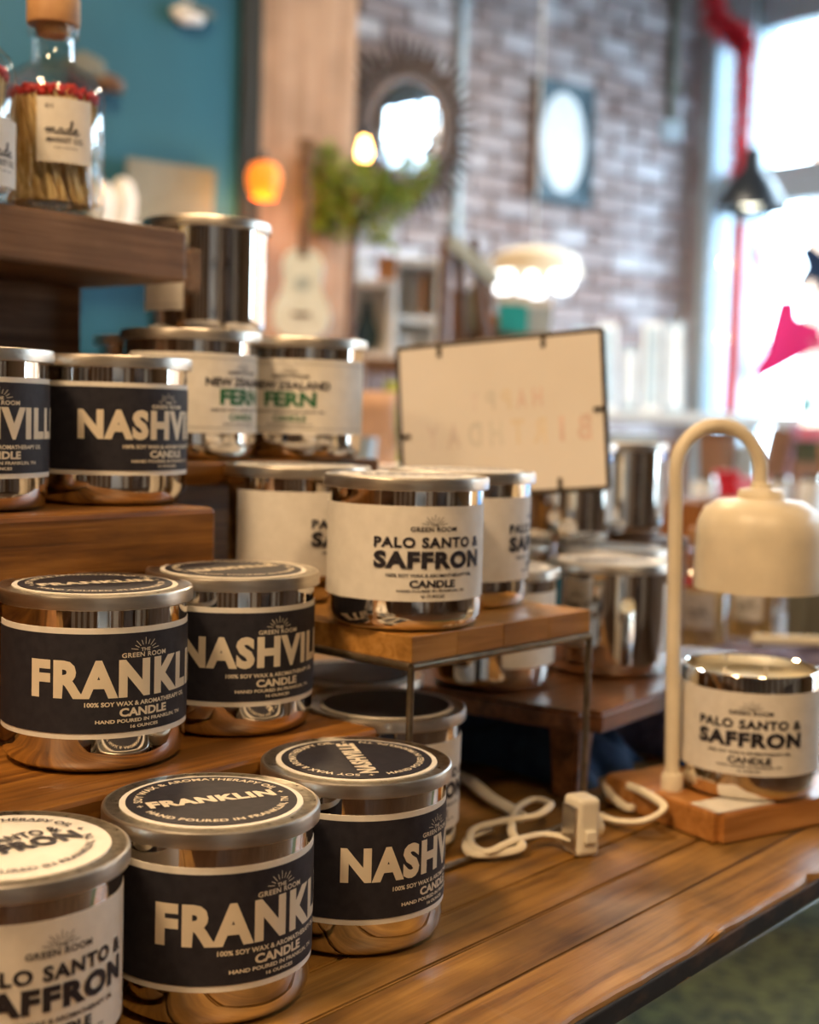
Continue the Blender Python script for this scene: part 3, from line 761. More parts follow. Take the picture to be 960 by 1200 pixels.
link('arm', tube('arm', smooth_path(pp, 5), .0050, 16), M['lampwhite'], lp)
f0 = pp[0]
link('collar', lathe('collar', [(0, .0205), (.0078, .0205), (.0078, .030), (.0066, .0325), (0, .0325)], 28), M['lampwhite'], lp, (f0.x, f0.y, 0))
stp = LPi @ at(889.5, 640, DP+.014)
ztop = (LPi @ at(889.5, 583, DP+.014)).z; zbot = (LPi @ at(889.5, 690, DP+.014)).z
hh = ztop-zbot; rS = .0448
link('shade', lathe('shade', [(rS, 0), (rS, hh*.55), (rS-.001, hh*.72), (rS-.0055, hh*.88), (rS-.015, hh*.97), (.012, hh), (.012, hh-.002), (rS-.016, hh*.945), (rS-.0075, hh*.86), (rS-.003, hh*.71), (rS-.002, hh*.55), (rS-.002, 0)], 56, close=True), M['lampwhite'], lp, (stp.x, stp.y, zbot))
link('shade_cap', lathe('shade_cap', [(0, 0), (.0165, 0), (.0165, .0045), (.0150, .0065), (.008, .0075), (.0072, .012), (0, .012)], 36), M['lampwhite'], lp, (stp.x, stp.y, ztop-.0008))
lb = link('bulb', lathe('bulb', [(0, 0), (.013, .004), (.017, .014), (.012, .026), (.010, .045)], 24), M['white'], lp, (stp.x, stp.y, zbot+.012))
# card tucked flat on the base
cd = link('paper_card', box('paper_card', -.027, .027, -.013, .013, 0, .0008), M['paper'], None, at(859, 943, .912), (0, 0, lang))
cd.location.z = TT+.0208; tag(cd, 'small white paper card lying on the wooden lamp base before the candle', 'card')

# cables and the inline plug
def tpt(px, py, dz=.004):
    v = ray(px, py); k = -(EYE-TT-dz)/v.z; return Vector((v.x*k, v.y*k, TT+dz))
def cable(name, pts, r, label, cat='cable', lift=None):
    o = link(name, tube(name, smooth_path(pts, 7), r, 10, flat=.72), M['cable']); tag(o, label, cat); return o
cable('power_cord', [tpt(672, 985, .010), tpt(640, 978, .008), tpt(603, 985, .010), tpt(572, 998, .007), tpt(552, 990, .006), tpt(556, 972, .010), tpt(590, 962, .014), tpt(630, 955, .016), tpt(645, 942, .016), tpt(625, 937, .014), tpt(604, 950, .013), tpt(600, 975, .012), tpt(612, 992, .007), tpt(585, 1000, .005), tpt(552, 1000, .005), tpt(548, 984, .005), tpt(575, 972, .007)], .0030,
      'cream flat power cord coiled on the table beside the white plug adapter')
cable('lamp_cord', [tpt(692, 950, .006), tpt(722, 962, .006), tpt(755, 962, .010), tpt(778, 948, .016), tpt(765, 934, .020), tpt(735, 920, .018), tpt(712, 917, .014), tpt(715, 930, .010), tpt(735, 946, .006), tpt(748, 943, .005)], .0031,
      'cream power cord looping between the plug adapter and the lamp base')
cable('bundled_cord', [tpt(528, 905, .004), tpt(550, 915, .008), tpt(575, 935, .008), tpt(598, 948, .006), tpt(612, 958, .004)], .0052,
      'tied bundle of cream cord leading back behind the NASHVILLE jar')
pl = empty('plug_adapter', tpt(680, 1000, 0), .45)
tag(pl, 'white upright inline plug adapter standing on the table between cords', 'plug')
link('body', box('body', -.0085, .0085, -.010, .010, .0005, .0385, .0035, 3), M['plug'], pl)
link('face_plate', box('face_plate', -.0098, -.0080, -.008, .008, .005, .033, .0006), M['lid'], pl)
link('socket_boss', lathe('socket_boss', [(0, 0), (.007, 0), (.007, .005), (.0055, .0065), (0, .0065)], 20), M['plug'], pl, (.0080, 0, .017), (0, PI/2, 0))
link('cord_grip', box('cord_grip', -.004, .004, -.013, -.0095, .010, .018, .001), M['plug'], pl)

# ------------------------------------------------------------------ match bottles
def match_bottle(loc, rz, label, text=True, lz=(.0345, .0775), nm=330, seed=1, group=None):
    r = empty('match_bottle', loc, rz); tag(r, label, 'bottle', group); R = .0355
    prof = [(0, .004), (.028, .004), (.033, .0015), (R-.001, .003), (R, .008), (R, .086), (R-.003, .094), (R-.010, .1015), (.018, .106), (.0148, .109), (.0142, .124), (.0175, .1255), (.0178, .131), (.0165, .1325), (.0130, .1325),
            (.0120, .124), (.0125, .109), (.016, .1035), (.0235, .0985), (R-.006, .091), (R-.0035, .084), (R-.0025, .012), (0, .009)]
    link('glass', lathe('glass', prof, 56), M['glass'], r)
    link('stopper', lathe('stopper', [(0, .1265), (.0112, .1265), (.0115, .1322), (.0178, .1335), (.0182, .137), (.0182, .151), (.0168, .153), (0, .153)], 32), M['cork'], r)
    rnd = random.Random(seed); sb = bmesh.new(); tb = bmesh.new()
    for k in range(nm):
        a = rnd.uniform(0, 2*PI); q = (R-.0055)*math.sqrt(rnd.uniform(.25, 1)); tw = .55+rnd.uniform(-.12, .12)
        q2 = (R-.0060)*math.sqrt(rnd.uniform(.45, 1))
        p0 = Vector((q*math.cos(a), q*math.sin(a), .0105)); zt_ = .083+rnd.uniform(-.0025, .0025)
        p1 = Vector((q2*math.cos(a-tw*1.5), q2*math.sin(a-tw*1.5), zt_))
        tube_bm(sb, [p0, p1], .0011, 4); d = (p1-p0).normalized()
        tube_bm(tb, [p1-d*.001, p1+d*.0015, p1+d*.004], [.0014, .0021, .0010], 6)
    o = link('match_sticks', bm_mesh(sb, 'match_sticks'), M['match'], r); o['kind'] = 'stuff'
    o = link('match_heads', bm_mesh(tb, 'match_heads', True), M['tip'], r); o['kind'] = 'stuff'
    lb = link('label', arc_band('bottle_label', R, R+.0004, lz[0], lz[1], math.radians(31), 24), M['paper'], r)
    if text:
        dz = lz[0]-.0345
        bm = bmesh.new()
        put_text(bm, 'MARKET CO.', 0, .0475+dz, .0255, .0036, .02)
        put_text(bm, '01', -.0115, .0700+dz, .005, .0030, .0)
        put_text(bm, 'SAFETY MATCHES', 0, .0435+dz, .016, .0013, .0)
        # script word drawn as a pen line
        def pen(pts, w=.00045):
            pts = [Vector((x, y, 0)) for x, y in pts]
            sp = smooth_path(pts, 5)
            for a, b in zip(sp, sp[1:]):
                d = (b-a); 
                if d.length < 1e-7: continue
                n = Vector((-d.y, d.x, 0)).normalized()*w; e = d.normalized()*w*.5
                bm.faces.new([bm.verts.new(p) for p in (a-n-e, b-n+e, b+n+e, a+n-e)])
        U = .0034; X0_ = -.0125
        S = lambda L: [(X0_+x*U, .0535+dz+y*U) for x, y in L]
        pen(S([(-.4, .6), (0, 1), (.15, .6), (.05, 0), (.35, .8), (.7, 1), (.75, .5), (.7, 0), (1.0, .8), (1.35, 1), (1.4, .5), (1.45, .05), (1.8, .1), (2.2, .4)]))
        pen(S([(3.0, .85), (2.6, 1.05), (2.2, .6), (2.4, .05), (2.85, .3), (3.05, .9), (3.0, .2), (3.3, .05), (3.7, .4)]))
        pen(S([(4.5, .85), (4.0, 1.0), (3.7, .5), (3.95, .05), (4.4, .3), (4.9, 1.6), (5.0, 2.5), (4.75, 2.4), (4.6, 1.4), (4.6, .3), (4.85, .05), (5.2, .3)]))
        pen(S([(5.2, .4), (5.7, .6), (5.95, .95), (5.65, 1.1), (5.35, .6), (5.5, .1), (5.9, 0), (6.5, .35)]))
        slice_x(bm, .003, -.03, .03); wrap(bm, R+.0008)
        link('lettering', finish_print(bm, 'lettering'), M['ink'], lb)
    return r
def az(x, y): return math.atan2(-y, -x)
match_bottle((-.2565, .962, ZS), az(-.2565, .962)+math.radians(14), 'glass bottle of red-tipped matches with wood stopper and cream label on the upper shelf', seed=2)
match_bottle((-.2990, .8940, ZS), az(-.299, .894)+math.radians(48), 'glass match bottle mostly cut off by the left edge on the upper shelf', seed=5, lz=(.010, .053))
match_bottle((.3590, 1.640, TT), az(.359, 1.64)-math.radians(4), 'glass match bottle left of centre under the lamp shade, red tips beside the pole', seed=8, nm=120)
match_bottle((.4400, 1.720, TT), az(.44, 1.72)-math.radians(6), 'glass match bottle right of the other one, seen under the lamp shade', seed=9, nm=120)

# ------------------------------------------------------------------ on the teal wall and the column
def on_teal(px, py, off=.0):
    v = ray(px, py); P = TP - wv*0 + wv*(.10+off); k = (P.x*wv.x+P.y*wv.y)/(v.x*wv.x+v.y*wv.y); v = v*k
    return Vector((v.x, v.y, v.z+EYE))
def leafy_lump(name, P, a, b, c, mat, rz=0):
    bm = bmesh.new(); bmesh.ops.create_icosphere(bm, subdivisions=3, radius=1)
    for v in bm.verts:
        k = 1+.10*math.sin(v.co.x*5+v.co.z*3)+.06*math.sin(v.co.y*7)
        v.co = Vector((v.co.x*a*k, v.co.y*b, v.co.z*c*k))
    return link(name, bm_mesh(bm, name, True), mat, None, P, (0, 0, rz))
p = on_teal(222, 17, .03)
bird = empty('wall_ornament', p, bang); tag(bird, 'small pale ornament hanging high on the teal wall', 'ornament')
b_ = leafy_lump('body', (0, 0, 0), .045, .02, .026, M['white'], 0); b_.parent = bird
b_ = leafy_lump('wing', (.02, -.01, .008), .05, .012, .012, M['grey'], 0); b_.parent = bird
p = on_teal(128, 98, .04)
bird = empty('wall_ornament', p, bang); tag(bird, 'dark brown ornament on the teal wall just right of the match bottle', 'ornament')
b_ = leafy_lump('body', (0, 0, 0), .042, .02, .022, M['brown'], 0); b_.parent = bird
b_ = leafy_lump('wing', (-.06, -.01, .028), .05, .01, .03, M['grey'], 0); b_.parent = bird
lgp = on_teal(190, 276, 0); lgr = empty('wall_ledge', lgp, bang); tag(lgr, 'narrow white ledge on the teal wall behind the top shelf', 'shelf')
link('ledge_board', box('ledge_board', -.30, .16, -.13, 0, -.02, 0, .002), M['white'], lgr)
for x_ in (-.25, .10): link('ledge_bracket', box('ledge_bracket', x_, x_+.02, -.10, 0, -.09, -.02, .002), M['white'], lgr)
def ledge(x_, y_, z_=0): 
    return Vector((lgp.x+bv.x*x_-(-wv.x)*0+wv.x*y_, lgp.y+bv.y*x_+wv.y*y_, lgp.z+z_))
o = link('pale_board', box('pale_board', -.12, .12, -.006, .006, 0, .17, .002), M['palebeige'], None, ledge(.0, .03), (math.radians(5), 0, bang)); tag(o, 'pale beige board leaning on the ledge of the teal wall', 'board')
tw = empty('white_twin_vase', ledge(-.17, .07), bang); tag(tw, 'white twin-lobed vase on the wall ledge right of the match bottle', 'vase')
for x_, h_ in ((-.028, .10), (.028, .115)): link('vase_lobe', lathe('vase_lobe', [(0, 0), (.022, 0), (.032, .03), (.033, h_*.6), (.022, h_*.9), (.008, h_), (0, h_)], 24), M['white'], tw, (x_, 0, 0))
def relbox(name, px, py, D, w, h, d, mat, rz=0, bevel=.004, parent=None):
    P = at(px, py, D)
    return link(name, box(name, -w/2, w/2, -d/2, d/2, 0, h, bevel), M[mat] if isinstance(mat, str) else mat, parent, P, (0, 0, rz))
# amber sconce
P = TP+bv*.10+wv*.35; 
pa = at(309, 232, 3.42)
am = empty('amber_wall_lamp', pa); tag(am, 'glowing amber glass lamp on the blond wooden column', 'lamp')
link('lamp_shade', lathe('lamp_shade', [(.030, 0), (.042, .03), (.044, .055), (.034, .08), (.015, .088), (.012, .085), (.031, .077), (.041, .054), (.039, .031), (.027, .002)], 32, close=True), M['amber'], am)
link('bracket', tube('bracket', [(0, 0, .088), (0, 0, .11), (0, .05, .11)], .006, 8), M['black'], am)
pt = bpy.data.lights.new('lamp_light', 'POINT'); pt.energy = 2.2; pt.color = (1, .42, .10); pt.shadow_soft_size = .03
o = bpy.data.objects.new('lamp_light', pt); COL.objects.link(o); o.parent = am; o.location = (-.0, -.02, -.02)

# ------------------------------------------------------------------ far counter along the brick wall
def counter(name, P, L, W, top, rz, mat, label, th=.035, legh=True):
    r = empty(name, (P[0], P[1], 0), rz); tag(r, label, 'table')
    link('tabletop', box('tabletop', 0, L, 0, W, top-th, top, .004), M[mat], r)
    for x in (.03, L-.07):
        for y in (.03, W-.07): link('leg', box('leg', x, x+.04, y, y+.04, 0, top-th, .003), M[mat], r)
    link('lower_shelf', box('lower_shelf', .03, L-.03, .03, W-.03, .30, .325, .003), M[mat], r)
    return r
# white cubby shelves under the plant
ZC = at(400, 420, 3.9).z
cA = empty('white_cubby', at(428, 420, 3.9), 0); tag(cA, 'white open cubby shelf standing below the green plant, left and lower one', 'shelf')
cB = empty('white_cubby', at(486, 415, 4.05), 0); tag(cB, 'taller white open cubby shelf right of the plant stem', 'shelf')
def cubby(r, w, h, d, shelves):
    t = .022
    for n_, b in (('side_panel', (-w/2, -w/2+t, 0, d, 0, h)), ('side_panel', (w/2-t, w/2, 0, d, 0, h)), ('top_panel', (-w/2+t, w/2-t, 0, d, h-t, h)), ('bottom_panel', (-w/2+t, w/2-t, 0, d, 0, t)), ('back_panel', (-w/2+t, w/2-t, d-.01, d, t, h-t))):
        link(n_, box(n_, *b, bevel=.002), M['white'], r)
    for z in shelves: link('shelf_board', box('shelf_board', -w/2+t, w/2-t, 0, d-.01, z, z+t, .002), M['white'], r)
cubby(cA, .165, .225, .14, [])
cubby(cB, .155, .305, .14, [.115])
stand_ = counter('wooden_side_table', (at(385, 420, 3.85).x, 3.86, 0), .38, .40, at(428, 420, 3.9).z, 0, 'brown', 'brown wooden side table under the white cubbies by the brick wall')
cB.location.z = cA.location.z
def small(name, P, prof, mat, label, cat, rz=0, group=None):
    o = link(name, lathe(name, prof, 24), M[mat], None, P, (0, 0, rz)); tag(o, label, cat, group); return o
q = cA.location
small('dark_vase', (q.x+.0, q.y+.07, q.z+.0225), [(0, 0), (.03, 0), (.038, .05), (.02, .10), (.012, .14), (.016, .15), (0, .15)], 'bluedark', 'dark blue vase inside the left white cubby', 'vase')
o = link('orange_box', box('orange_box', -.028, .028, -.03, .03, 0, .07, .003), M['orangewood'], None, (q.x+.055, q.y+.07, q.z+.2255)); tag(o, 'small orange wooden box on top of the left white cubby', 'box')
small('white_cup', (q.x-.035, q.y+.06, q.z+.2255), [(0, 0), (.020, 0), (.027, .07), (.024, .07), (.018, .005), (0, .005)], 'whiteglaze', 'white cup on top of the left white cubby', 'cup')
q = cB.location
o = link('orange_book', box('orange_book', -.012, .012, -.05, .05, 0, .125, .002), M['orangewood'], None, (q.x+.02, q.y+.07, q.z+.1375)); tag(o, 'orange book standing in the upper hole of the right cubby', 'book')
small('white_cup', (q.x-.03, q.y+.06, q.z+.0225), [(0, 0), (.024, 0), (.030, .06), (.027, .06), (.021, .005), (0, .005)], 'whiteglaze', 'white cup in the lower hole of the right cubby', 'cup')

# potted tree with loose green foliage
ft = empty('potted_tree', (at(414, 330, 3.75).x, 3.73, 0)); tag(ft, 'loose green leafy tree with thin brown stem below the sunburst mirror', 'plant')
zf = at(434, 225, 3.75).z
link('pot', lathe('pot', [(0, .001), (.07, .001), (.09, .26), (.095, .27), (.083, .27), (.075, .24), (0, .24)], 32), M['orangewood'], ft)
link('stem', tube('stem', smooth_path([(0, 0, .27), (.01, 0, .9), (-.005, .01, 1.4), (.005, 0, zf)], 5), .011, 8), M['brown'], ft)
bm = bmesh.new(); rnd = random.Random(4)
def leaf_bm(bm, P, L, W, rnd):
    a = rnd.uniform(0, 2*PI); e = rnd.uniform(-.9, .6); d = Vector((math.cos(a)*math.cos(e), math.sin(a)*math.cos(e), math.sin(e)))
    s = d.cross(Vector((rnd.uniform(-1, 1), rnd.uniform(-1, 1), 1))).normalized(); n = s.cross(d)
    v = [bm.verts.new(q) for q in (P, P+d*L*.5+s*W+n*.003, P+d*L, P+d*L*.5-s*W+n*.003, P+d*L*.5-n*.004)]
    for t in ((0, 1, 4), (1, 2, 4), (2, 3, 4), (3, 0, 4)): bm.faces.new([v[i] for i in t])
blobs = [((0, 0, 0), .105, .075, 330), ((-.07, 0, .05), .06, .06, 130), ((.07, .02, -.02), .07, .06, 150), ((-.03, 0, -.07), .06, .05, 110), ((-.16, 0, -.005), .05, .03, 70), ((.13, 0, .05), .05, .045, 80), ((-.09, 0, -.06), .04, .04, 60), ((.05, 0, -.1), .04, .03, 50)]
for c_, rx, rz_, n in blobs:
    for k in range(n):
        while True:
            p = Vector((rnd.uniform(-1, 1), rnd.uniform(-1, 1), rnd.uniform(-1, 1)))
            if p.length < 1: break
        leaf_bm(bm, Vector(((c_[0]+p.x*rx)*1.25, c_[1]+p.y*rx*.8, zf+(c_[2]+p.z*rz_)*1.15)), rnd.uniform(.022, .042), rnd.uniform(.006, .011), rnd)
o = link('foliage', bm_mesh(bm, 'foliage'), M['leaf'], ft); o['kind'] = 'stuff'
for dx, dz in ((-.16, 0), (.12, .05), (-.08, -.06), (.06, -.09), (-.06, .06)):
    link('branch', tube('branch', [(0, 0, zf-.1), (dx*.5, 0, zf+dz*.4-.02), (dx, 0, zf+dz)], [.006, .004, .002], 6), M['brown'], ft)

# ukulele
uk = empty('ukulele', at(353, 402, 3.30), 0); uk.rotation_euler = (math.radians(-6), 0, 0)
tag(uk, 'small pale blue-white guitar leaning before the blond column', 'guitar')
ks = []
for i in range(40):
    a = 2*PI*i/40; z = .115-.115*math.cos(a); f = z/.23
    w = .070*math.sin(math.pi*min(1, max(0, f/.66)))**.6 if f < .30 else (.070-.030*math.sin((f-.30)/.36*PI/2) if f < .66 else None)
    ks.append((a, z))
def uk_w(f):
    pts = [(0, 0), (.04, .036), (.12, .060), (.25, .070), (.38, .066), (.50, .052), (.60, .045), (.70, .047), (.82, .050), (.92, .042), (.97, .026), (1, 0)]
    for (a, wa), (b, wb_) in zip(pts, pts[1:]):
        if a <= f <= b: return wa+(wb_-wa)*(f-a)/(b-a)
    return 0
bm = bmesh.new(); fs = [0, .02, .04, .08, .12, .18, .25, .32, .38, .44, .50, .55, .60, .65, .70, .76, .82, .88, .92, .95, .97, .99, 1]
outl = [(uk_w(f), f*.23) for f in fs]+[(-uk_w(f), f*.23) for f in reversed(fs[1:-1])]
fr_ = [bm.verts.new((x, -.02, z)) for x, z in outl]; bk = [bm.verts.new((x, .02, z)) for x, z in outl]
bm.faces.new(fr_); bm.faces.new(bk)
for i in range(len(outl)): j = (i+1) % len(outl); bm.faces.new((fr_[i], fr_[j], bk[j], bk[i]))
link('body', bm_mesh(bm, 'body'), M['palepaint'], uk)
link('sound_hole', lathe('sound_hole', [(0, 0), (.020, 0), (.020, .001), (0, .001)], 24), M['frame'], uk, (0, -.0202, .14), (PI/2, 0, 0))
link('bridge', box('bridge', -.022, .022, -.027, -.0195, .062, .070, .001), M['brown'], uk)
link('neck', box('neck', -.011, .011, -.026, -.008, .205, .43, .003), M['brown'], uk)
link('headstock', box('headstock', -.018, .018, -.022, -.008, .43, .495, .004), M['brown'], uk)
ust = relbox('wooden_plinth', 353, 402, 3.30, .30, .01, .22, 'orangewood')
ust.data.transform(Matrix.Scale(1, 4)); 
me = box('plinth', -.15, .15, -.10, .12, -(at(353, 402, 3.30).z), 0, .004); ust.data = me; me.materials.append(M['orangewood'])
tag(ust, 'orange-brown wooden plinth under the small pale guitar', 'plinth')

# ------------------------------------------------------------------ on the brick wall
mp_ = on_plane(467, 152, wv, .03)
sm_ = empty('sunburst_mirror', mp_); sm_.matrix_world = Matrix.Translation(mp_+wv*.04) @ Matrix(((bv.x, 0, wv.x, 0), (bv.y, 0, wv.y, 0), (0, 1, 0, 0), (0, 0, 0, 1))) @ Matrix.Rotation(math.radians(7), 4, 'X')
tag(sm_, 'round mirror in a dark twig sunburst frame on the brick wall', 'mirror')
link('mirror_pane', lathe('mirror_pane', [(0, 0), (.165, 0), (.165, .006), (.155, .010), (0, .010)], 48), M['mirrorpane'], sm_, (0, 0, .004))
link('inner_ring', lathe('inner_ring', [(.160, 0), (.182, 0), (.182, .022), (.160, .022)], 48, close=True), M['brown'], sm_)
rnd = random.Random(3); M['darktwig'] = plain('dark_twig', (.05, .028, .018), .8)
for k in range(100):
    a = 2*PI*k/100; L = (.30 if k % 2 else .25)+rnd.uniform(-.02, .02)
    bm = bmesh.new(); tube_bm(bm, [(0, 0, 0), (L-.175, 0, rnd.uniform(0, .02))], [.010, .0065], 5)
    link('twig', bm_mesh(bm, 'twig'), M['darktwig'], sm_, (.175*math.cos(a), .175*math.sin(a), .012+.004*(k % 2)), (0, 0, a))
# framed oval art
mp_ = on_plane(657, 168, wv, .02)
fa = empty('framed_oval_picture', mp_); fa.matrix_world = Matrix.Translation(mp_) @ Matrix(((bv.x, 0, wv.x, 0), (bv.y, 0, wv.y, 0), (0, 1, 0, 0), (0, 0, 0, 1)))
tag(fa, 'dark teal framed picture with a white lace oval on the brick wall', 'picture')
link('back_board', box('back_board', -.142, .142, -.215, .215, 0, .012, .001), M['bluedark'], fa)
for x0, x1, y0, y1 in ((-.155, .155, .212, .232), (-.155, .155, -.232, -.212), (-.155, -.135, -.212, .212), (.135, .155, -.212, .212)):
    link('frame_side', box('frame_side', x0, x1, y0, y1, 0, .030, .002), M['brown'] if x1 < 0 else M['bluedark'], fa)
me = lathe('lace_oval', [(0, .012), (.12, .012), (.12, .017), (0, .017)], 40); me.transform(Matrix.Diagonal((1, 1.62, 1, 1)))
link('lace_oval', me, M['lace'], fa)
# conduits
def wallpipe(px, y0, y1, r, mat, label, name='wall_conduit'):
    a = on_plane(px, y0, wv, .03); b = on_plane(px, y1, wv, .03)
    b = Vector((a.x, a.y, b.z)); o = empty(name, (a.x, a.y, b.z)); tag(o, label, 'pipe')
    link('pipe', tube('pipe', [(0, 0, 0), (0, 0, a.z-b.z)], r, 12), M[mat], o)
    for z in (.15, a.z-b.z-.2): link('pipe_clip', box('pipe_clip', -r*1.8, r*1.8, -r*1.2, r*1.2, z, z+.02, .002), M[mat], o)
    return o
wallpipe(545, -60, 310, .016, 'frame', 'pale vertical conduit pipe running down the brick wall beside the picture')
o = wallpipe(795, -60, 150, .022, 'grey', 'grey conduit pipe with end box in the brick corner by the window')
link('end_box', box('end_box', -.045, .045, -.03, .03, -.06, .02, .004), M['frame'], o)
# bare bulb on a black arm from the brick wall
bp = at(427, 177, 4.3)
bs = empty('bare_bulb_lamp', bp); tag(bs, 'bare glowing warm bulb on a dark arm left of the sunburst mirror', 'lamp')
link('bulb', lathe('bulb', [(0, -.032), (.015, -.028), (.022, -.010), (.021, .008), (.013, .030), (.011, .042), (0, .042)], 24), M['bulb'], bs)
link('socket', tube('socket', [(0, 0, .040), (.004, .004, .075)], .014, 12), M['black'], bs)
tgt = on_plane(468, 178, wv, .0)-bp
link('arm', tube('arm', smooth_path([(.004, .004, .07), (.05, .06, .05), (tgt.x*.8, tgt.y*.8, .01), tuple(tgt)], 4), .007, 8), M['black'], bs)

# wide cream lamp with three bright bulbs
wl = empty('cream_shade_lamp', at(626, 322, 4.1)); tag(wl, 'wide cream lamp shade with three bright white globes below it, above the leaning frame', 'lamp')
link('lamp_shade', lathe('lamp_shade', [(.145, 0), (.125, .055), (.07, .075), (.068, .072), (.120, .050), (.138, 0)], 40, close=True), M['lampwhite'], wl)
link('cord', tube('cord', [(0, 0, .07), (0, 0, HC-wl.location.z)], .003, 6), M['white'], wl)
for k, (x, z) in enumerate(((-.095, -.02), (-.01, -.055), (.085, -.012))):
    g = link('globe', lathe('globe', [(0, -.042), (.025, -.034), (.042, 0), (.030, .030), (.014, .042), (.012, .06), (0, .06)], 24), M['coolglow'], wl, (x, -.03*(k == 1), z))

# easel with slanted white board
ez = empty('wooden_easel', (at(522, 400, 3.28).x, 3.28, 0)); tag(ez, 'brown wooden easel post with a slanted pale board, left of the cream lamp', 'easel')
zt_ = at(520, 278, 3.28).z
for dx, dy in ((-.02, 0), (.20, 0.02), (.08, .06)):
    link('easel_leg', tube('easel_leg', [(dx*1.6, dy, 0), (dx*.3, dy*.1, zt_)], .014, 6), M['brown'], ez)
link('crossbar', tube('crossbar', [(-.03, -.01, .95), (.26, 0, .95)], .012, 6), M['brown'], ez)
o = link('pale_board', box('pale_board', 0, .15, -.008, .008, -.016, .016, .002), M['frame'], ez, (.005, -.03, zt_-.01), (0, math.radians(40), 0))

# bench under the window corner with leaning pale cards
zb = at(720, 482, 4.6).z
wbn = counter('white_display_bench', (at(610, 482, 4.35).x, 4.35, 0), .90, .50, zb, 0, 'white', 'long white display bench before the brick corner carrying leaning cards')
rnd = random.Random(12)
for k, (px, w, h, lean, mt) in enumerate(((652, .07, .20, .12, 'whiteglaze'), (682, .065, .28, -.10, 'frame'), (711, .065, .30, .14, 'whiteglaze'), (737, .05, .22, -.14, 'frame'), (762, .065, .31, .10, 'whiteglaze'), (790, .065, .31, -.16, 'frame'))):
    P = at(px, 482, 4.6); P.z = zb+.001
    o = link('card_print', box('card_print', -w/2, w/2, -.008, .008, 0, h, .002), M[mt], None, P, (math.radians(-9), 0, rnd.uniform(-.1, .1)))
    link('card_panel', box('card_panel', -w/2+.012, w/2-.012, -.0095, -.0075, .02, h-.02, .0005), M['whiteglaze' if mt == 'frame' else 'frame'], o)
    o['tmp'] = 1; del o['tmp']
    tag(o, 'tall pale card print on the white bench, %s from the left' % ('first', 'second', 'third', 'fourth', 'fifth', 'last')[k], 'card', 'pale card prints on the white bench')
for k, (px, w, h, mt, nm) in enumerate(((600, .075, .10, 'cyan', 'pale cyan'), (628, .07, .09, 'frame', 'blue-grey'), (585, .06, .05, 'orangewood', 'orange'))):
    P = at(px, 392, 3.5)
    r = empty('gift_box', P); tag(r, '%s gift box peeping over the top edge of the leaning frame' % nm, 'box')
    link('box_body', box('box_body', -w/2, w/2, -w/2, w/2, 0, h*.75, .002), M[mt], r); link('box_lid', box('box_lid', -w/2-.003, w/2+.003, -w/2-.003, w/2+.003, h*.75, h, .002), M['white' if mt != 'orangewood' else mt], r)
zs_ = at(600, 392, 3.5).z
counter('narrow_stand', (at(530, 392, 3.4).x, 3.42, 0), .30, .22, zs_, 0, 'brown', 'narrow brown stand behind the leaning frame carrying small gift boxes')
for k, (px, h, mt, nm) in enumerate(((538, .17, 'brown', 'brown'), (553, .13, 'grey', 'grey'), (568, .19, 'shelfwood', 'dark brown'))):
    P = at(px, 392, 3.5); P.z = zs_
    r = empty('spool_bottle', P); tag(r, '%s slim bottle beside the easel behind the leaning frame' % nm, 'bottle')
    link('bottle_body', lathe('bottle_body', [(0, 0), (.022, 0), (.023, h*.6), (.010, h*.75), (.010, h*.92), (0, h*.92)], 20), M[mt], r)
    link('bottle_cap', lathe('bottle_cap', [(0, h*.92), (.012, h*.92), (.012, h), (0, h)], 16), M['white'], r)

# goods between the FERN jars and the frame
zg = at(445, 545, 2.4).z
counter('pale_side_table', (at(395, 545, 2.3).x, 2.28, 0), .34, .34, zg, 0, 'white', 'pale side table seen between the FERN jars and the leaning frame')
def bag(px, py, D, w, h, mt, label):
    P = at(px, py, D); P.z = zg
    bm = bmesh.new(); vs = box_bm(bm, -w/2, w/2, -w*.3, w*.3, 0, h)
    for v in vs:
        if v.co.z > h*.5: v.co.y *= .25; v.co.x *= .9
    bmesh.ops.subdivide_edges(bm, edges=bm.edges[:], cuts=3, use_grid_fill=True)
    for v in bm.verts: v.co += Vector((math.sin(v.co.z*60)*.002, math.sin(v.co.x*70+v.co.z*40)*.003, 0))
    r = empty('paper_bag', P); tag(r, label, 'bag'); link('bag_body', bm_mesh(bm, 'bag_body', True), mt, r)
    link('bag_handle', tube('bag_handle', smooth_path([(-w*.25, 0, h), (-w*.2, 0, h+.03), (w*.2, 0, h+.03), (w*.25, 0, h)], 5), .002, 6), M['brown'], r)
M['peach'] = plain('peach_paper', (.62, .40, .28), .8)
bag(440, 545, 2.40, .075, .13, M['peach'], 'peach paper bag behind the right FERN jar')
bag(466, 545, 2.50, .065, .15, M['leaf'], 'dark green paper bag beside the peach one left of the leaning frame')
small('glass_tumbler', (at(438, 545, 2.33).x-.02, 2.32, zg), [(0, 0), (.022, 0), (.025, .05), (.023, .05), (.020, .003), (0, .003)], 'frame', 'small pale tumbler before the peach paper bag', 'cup')

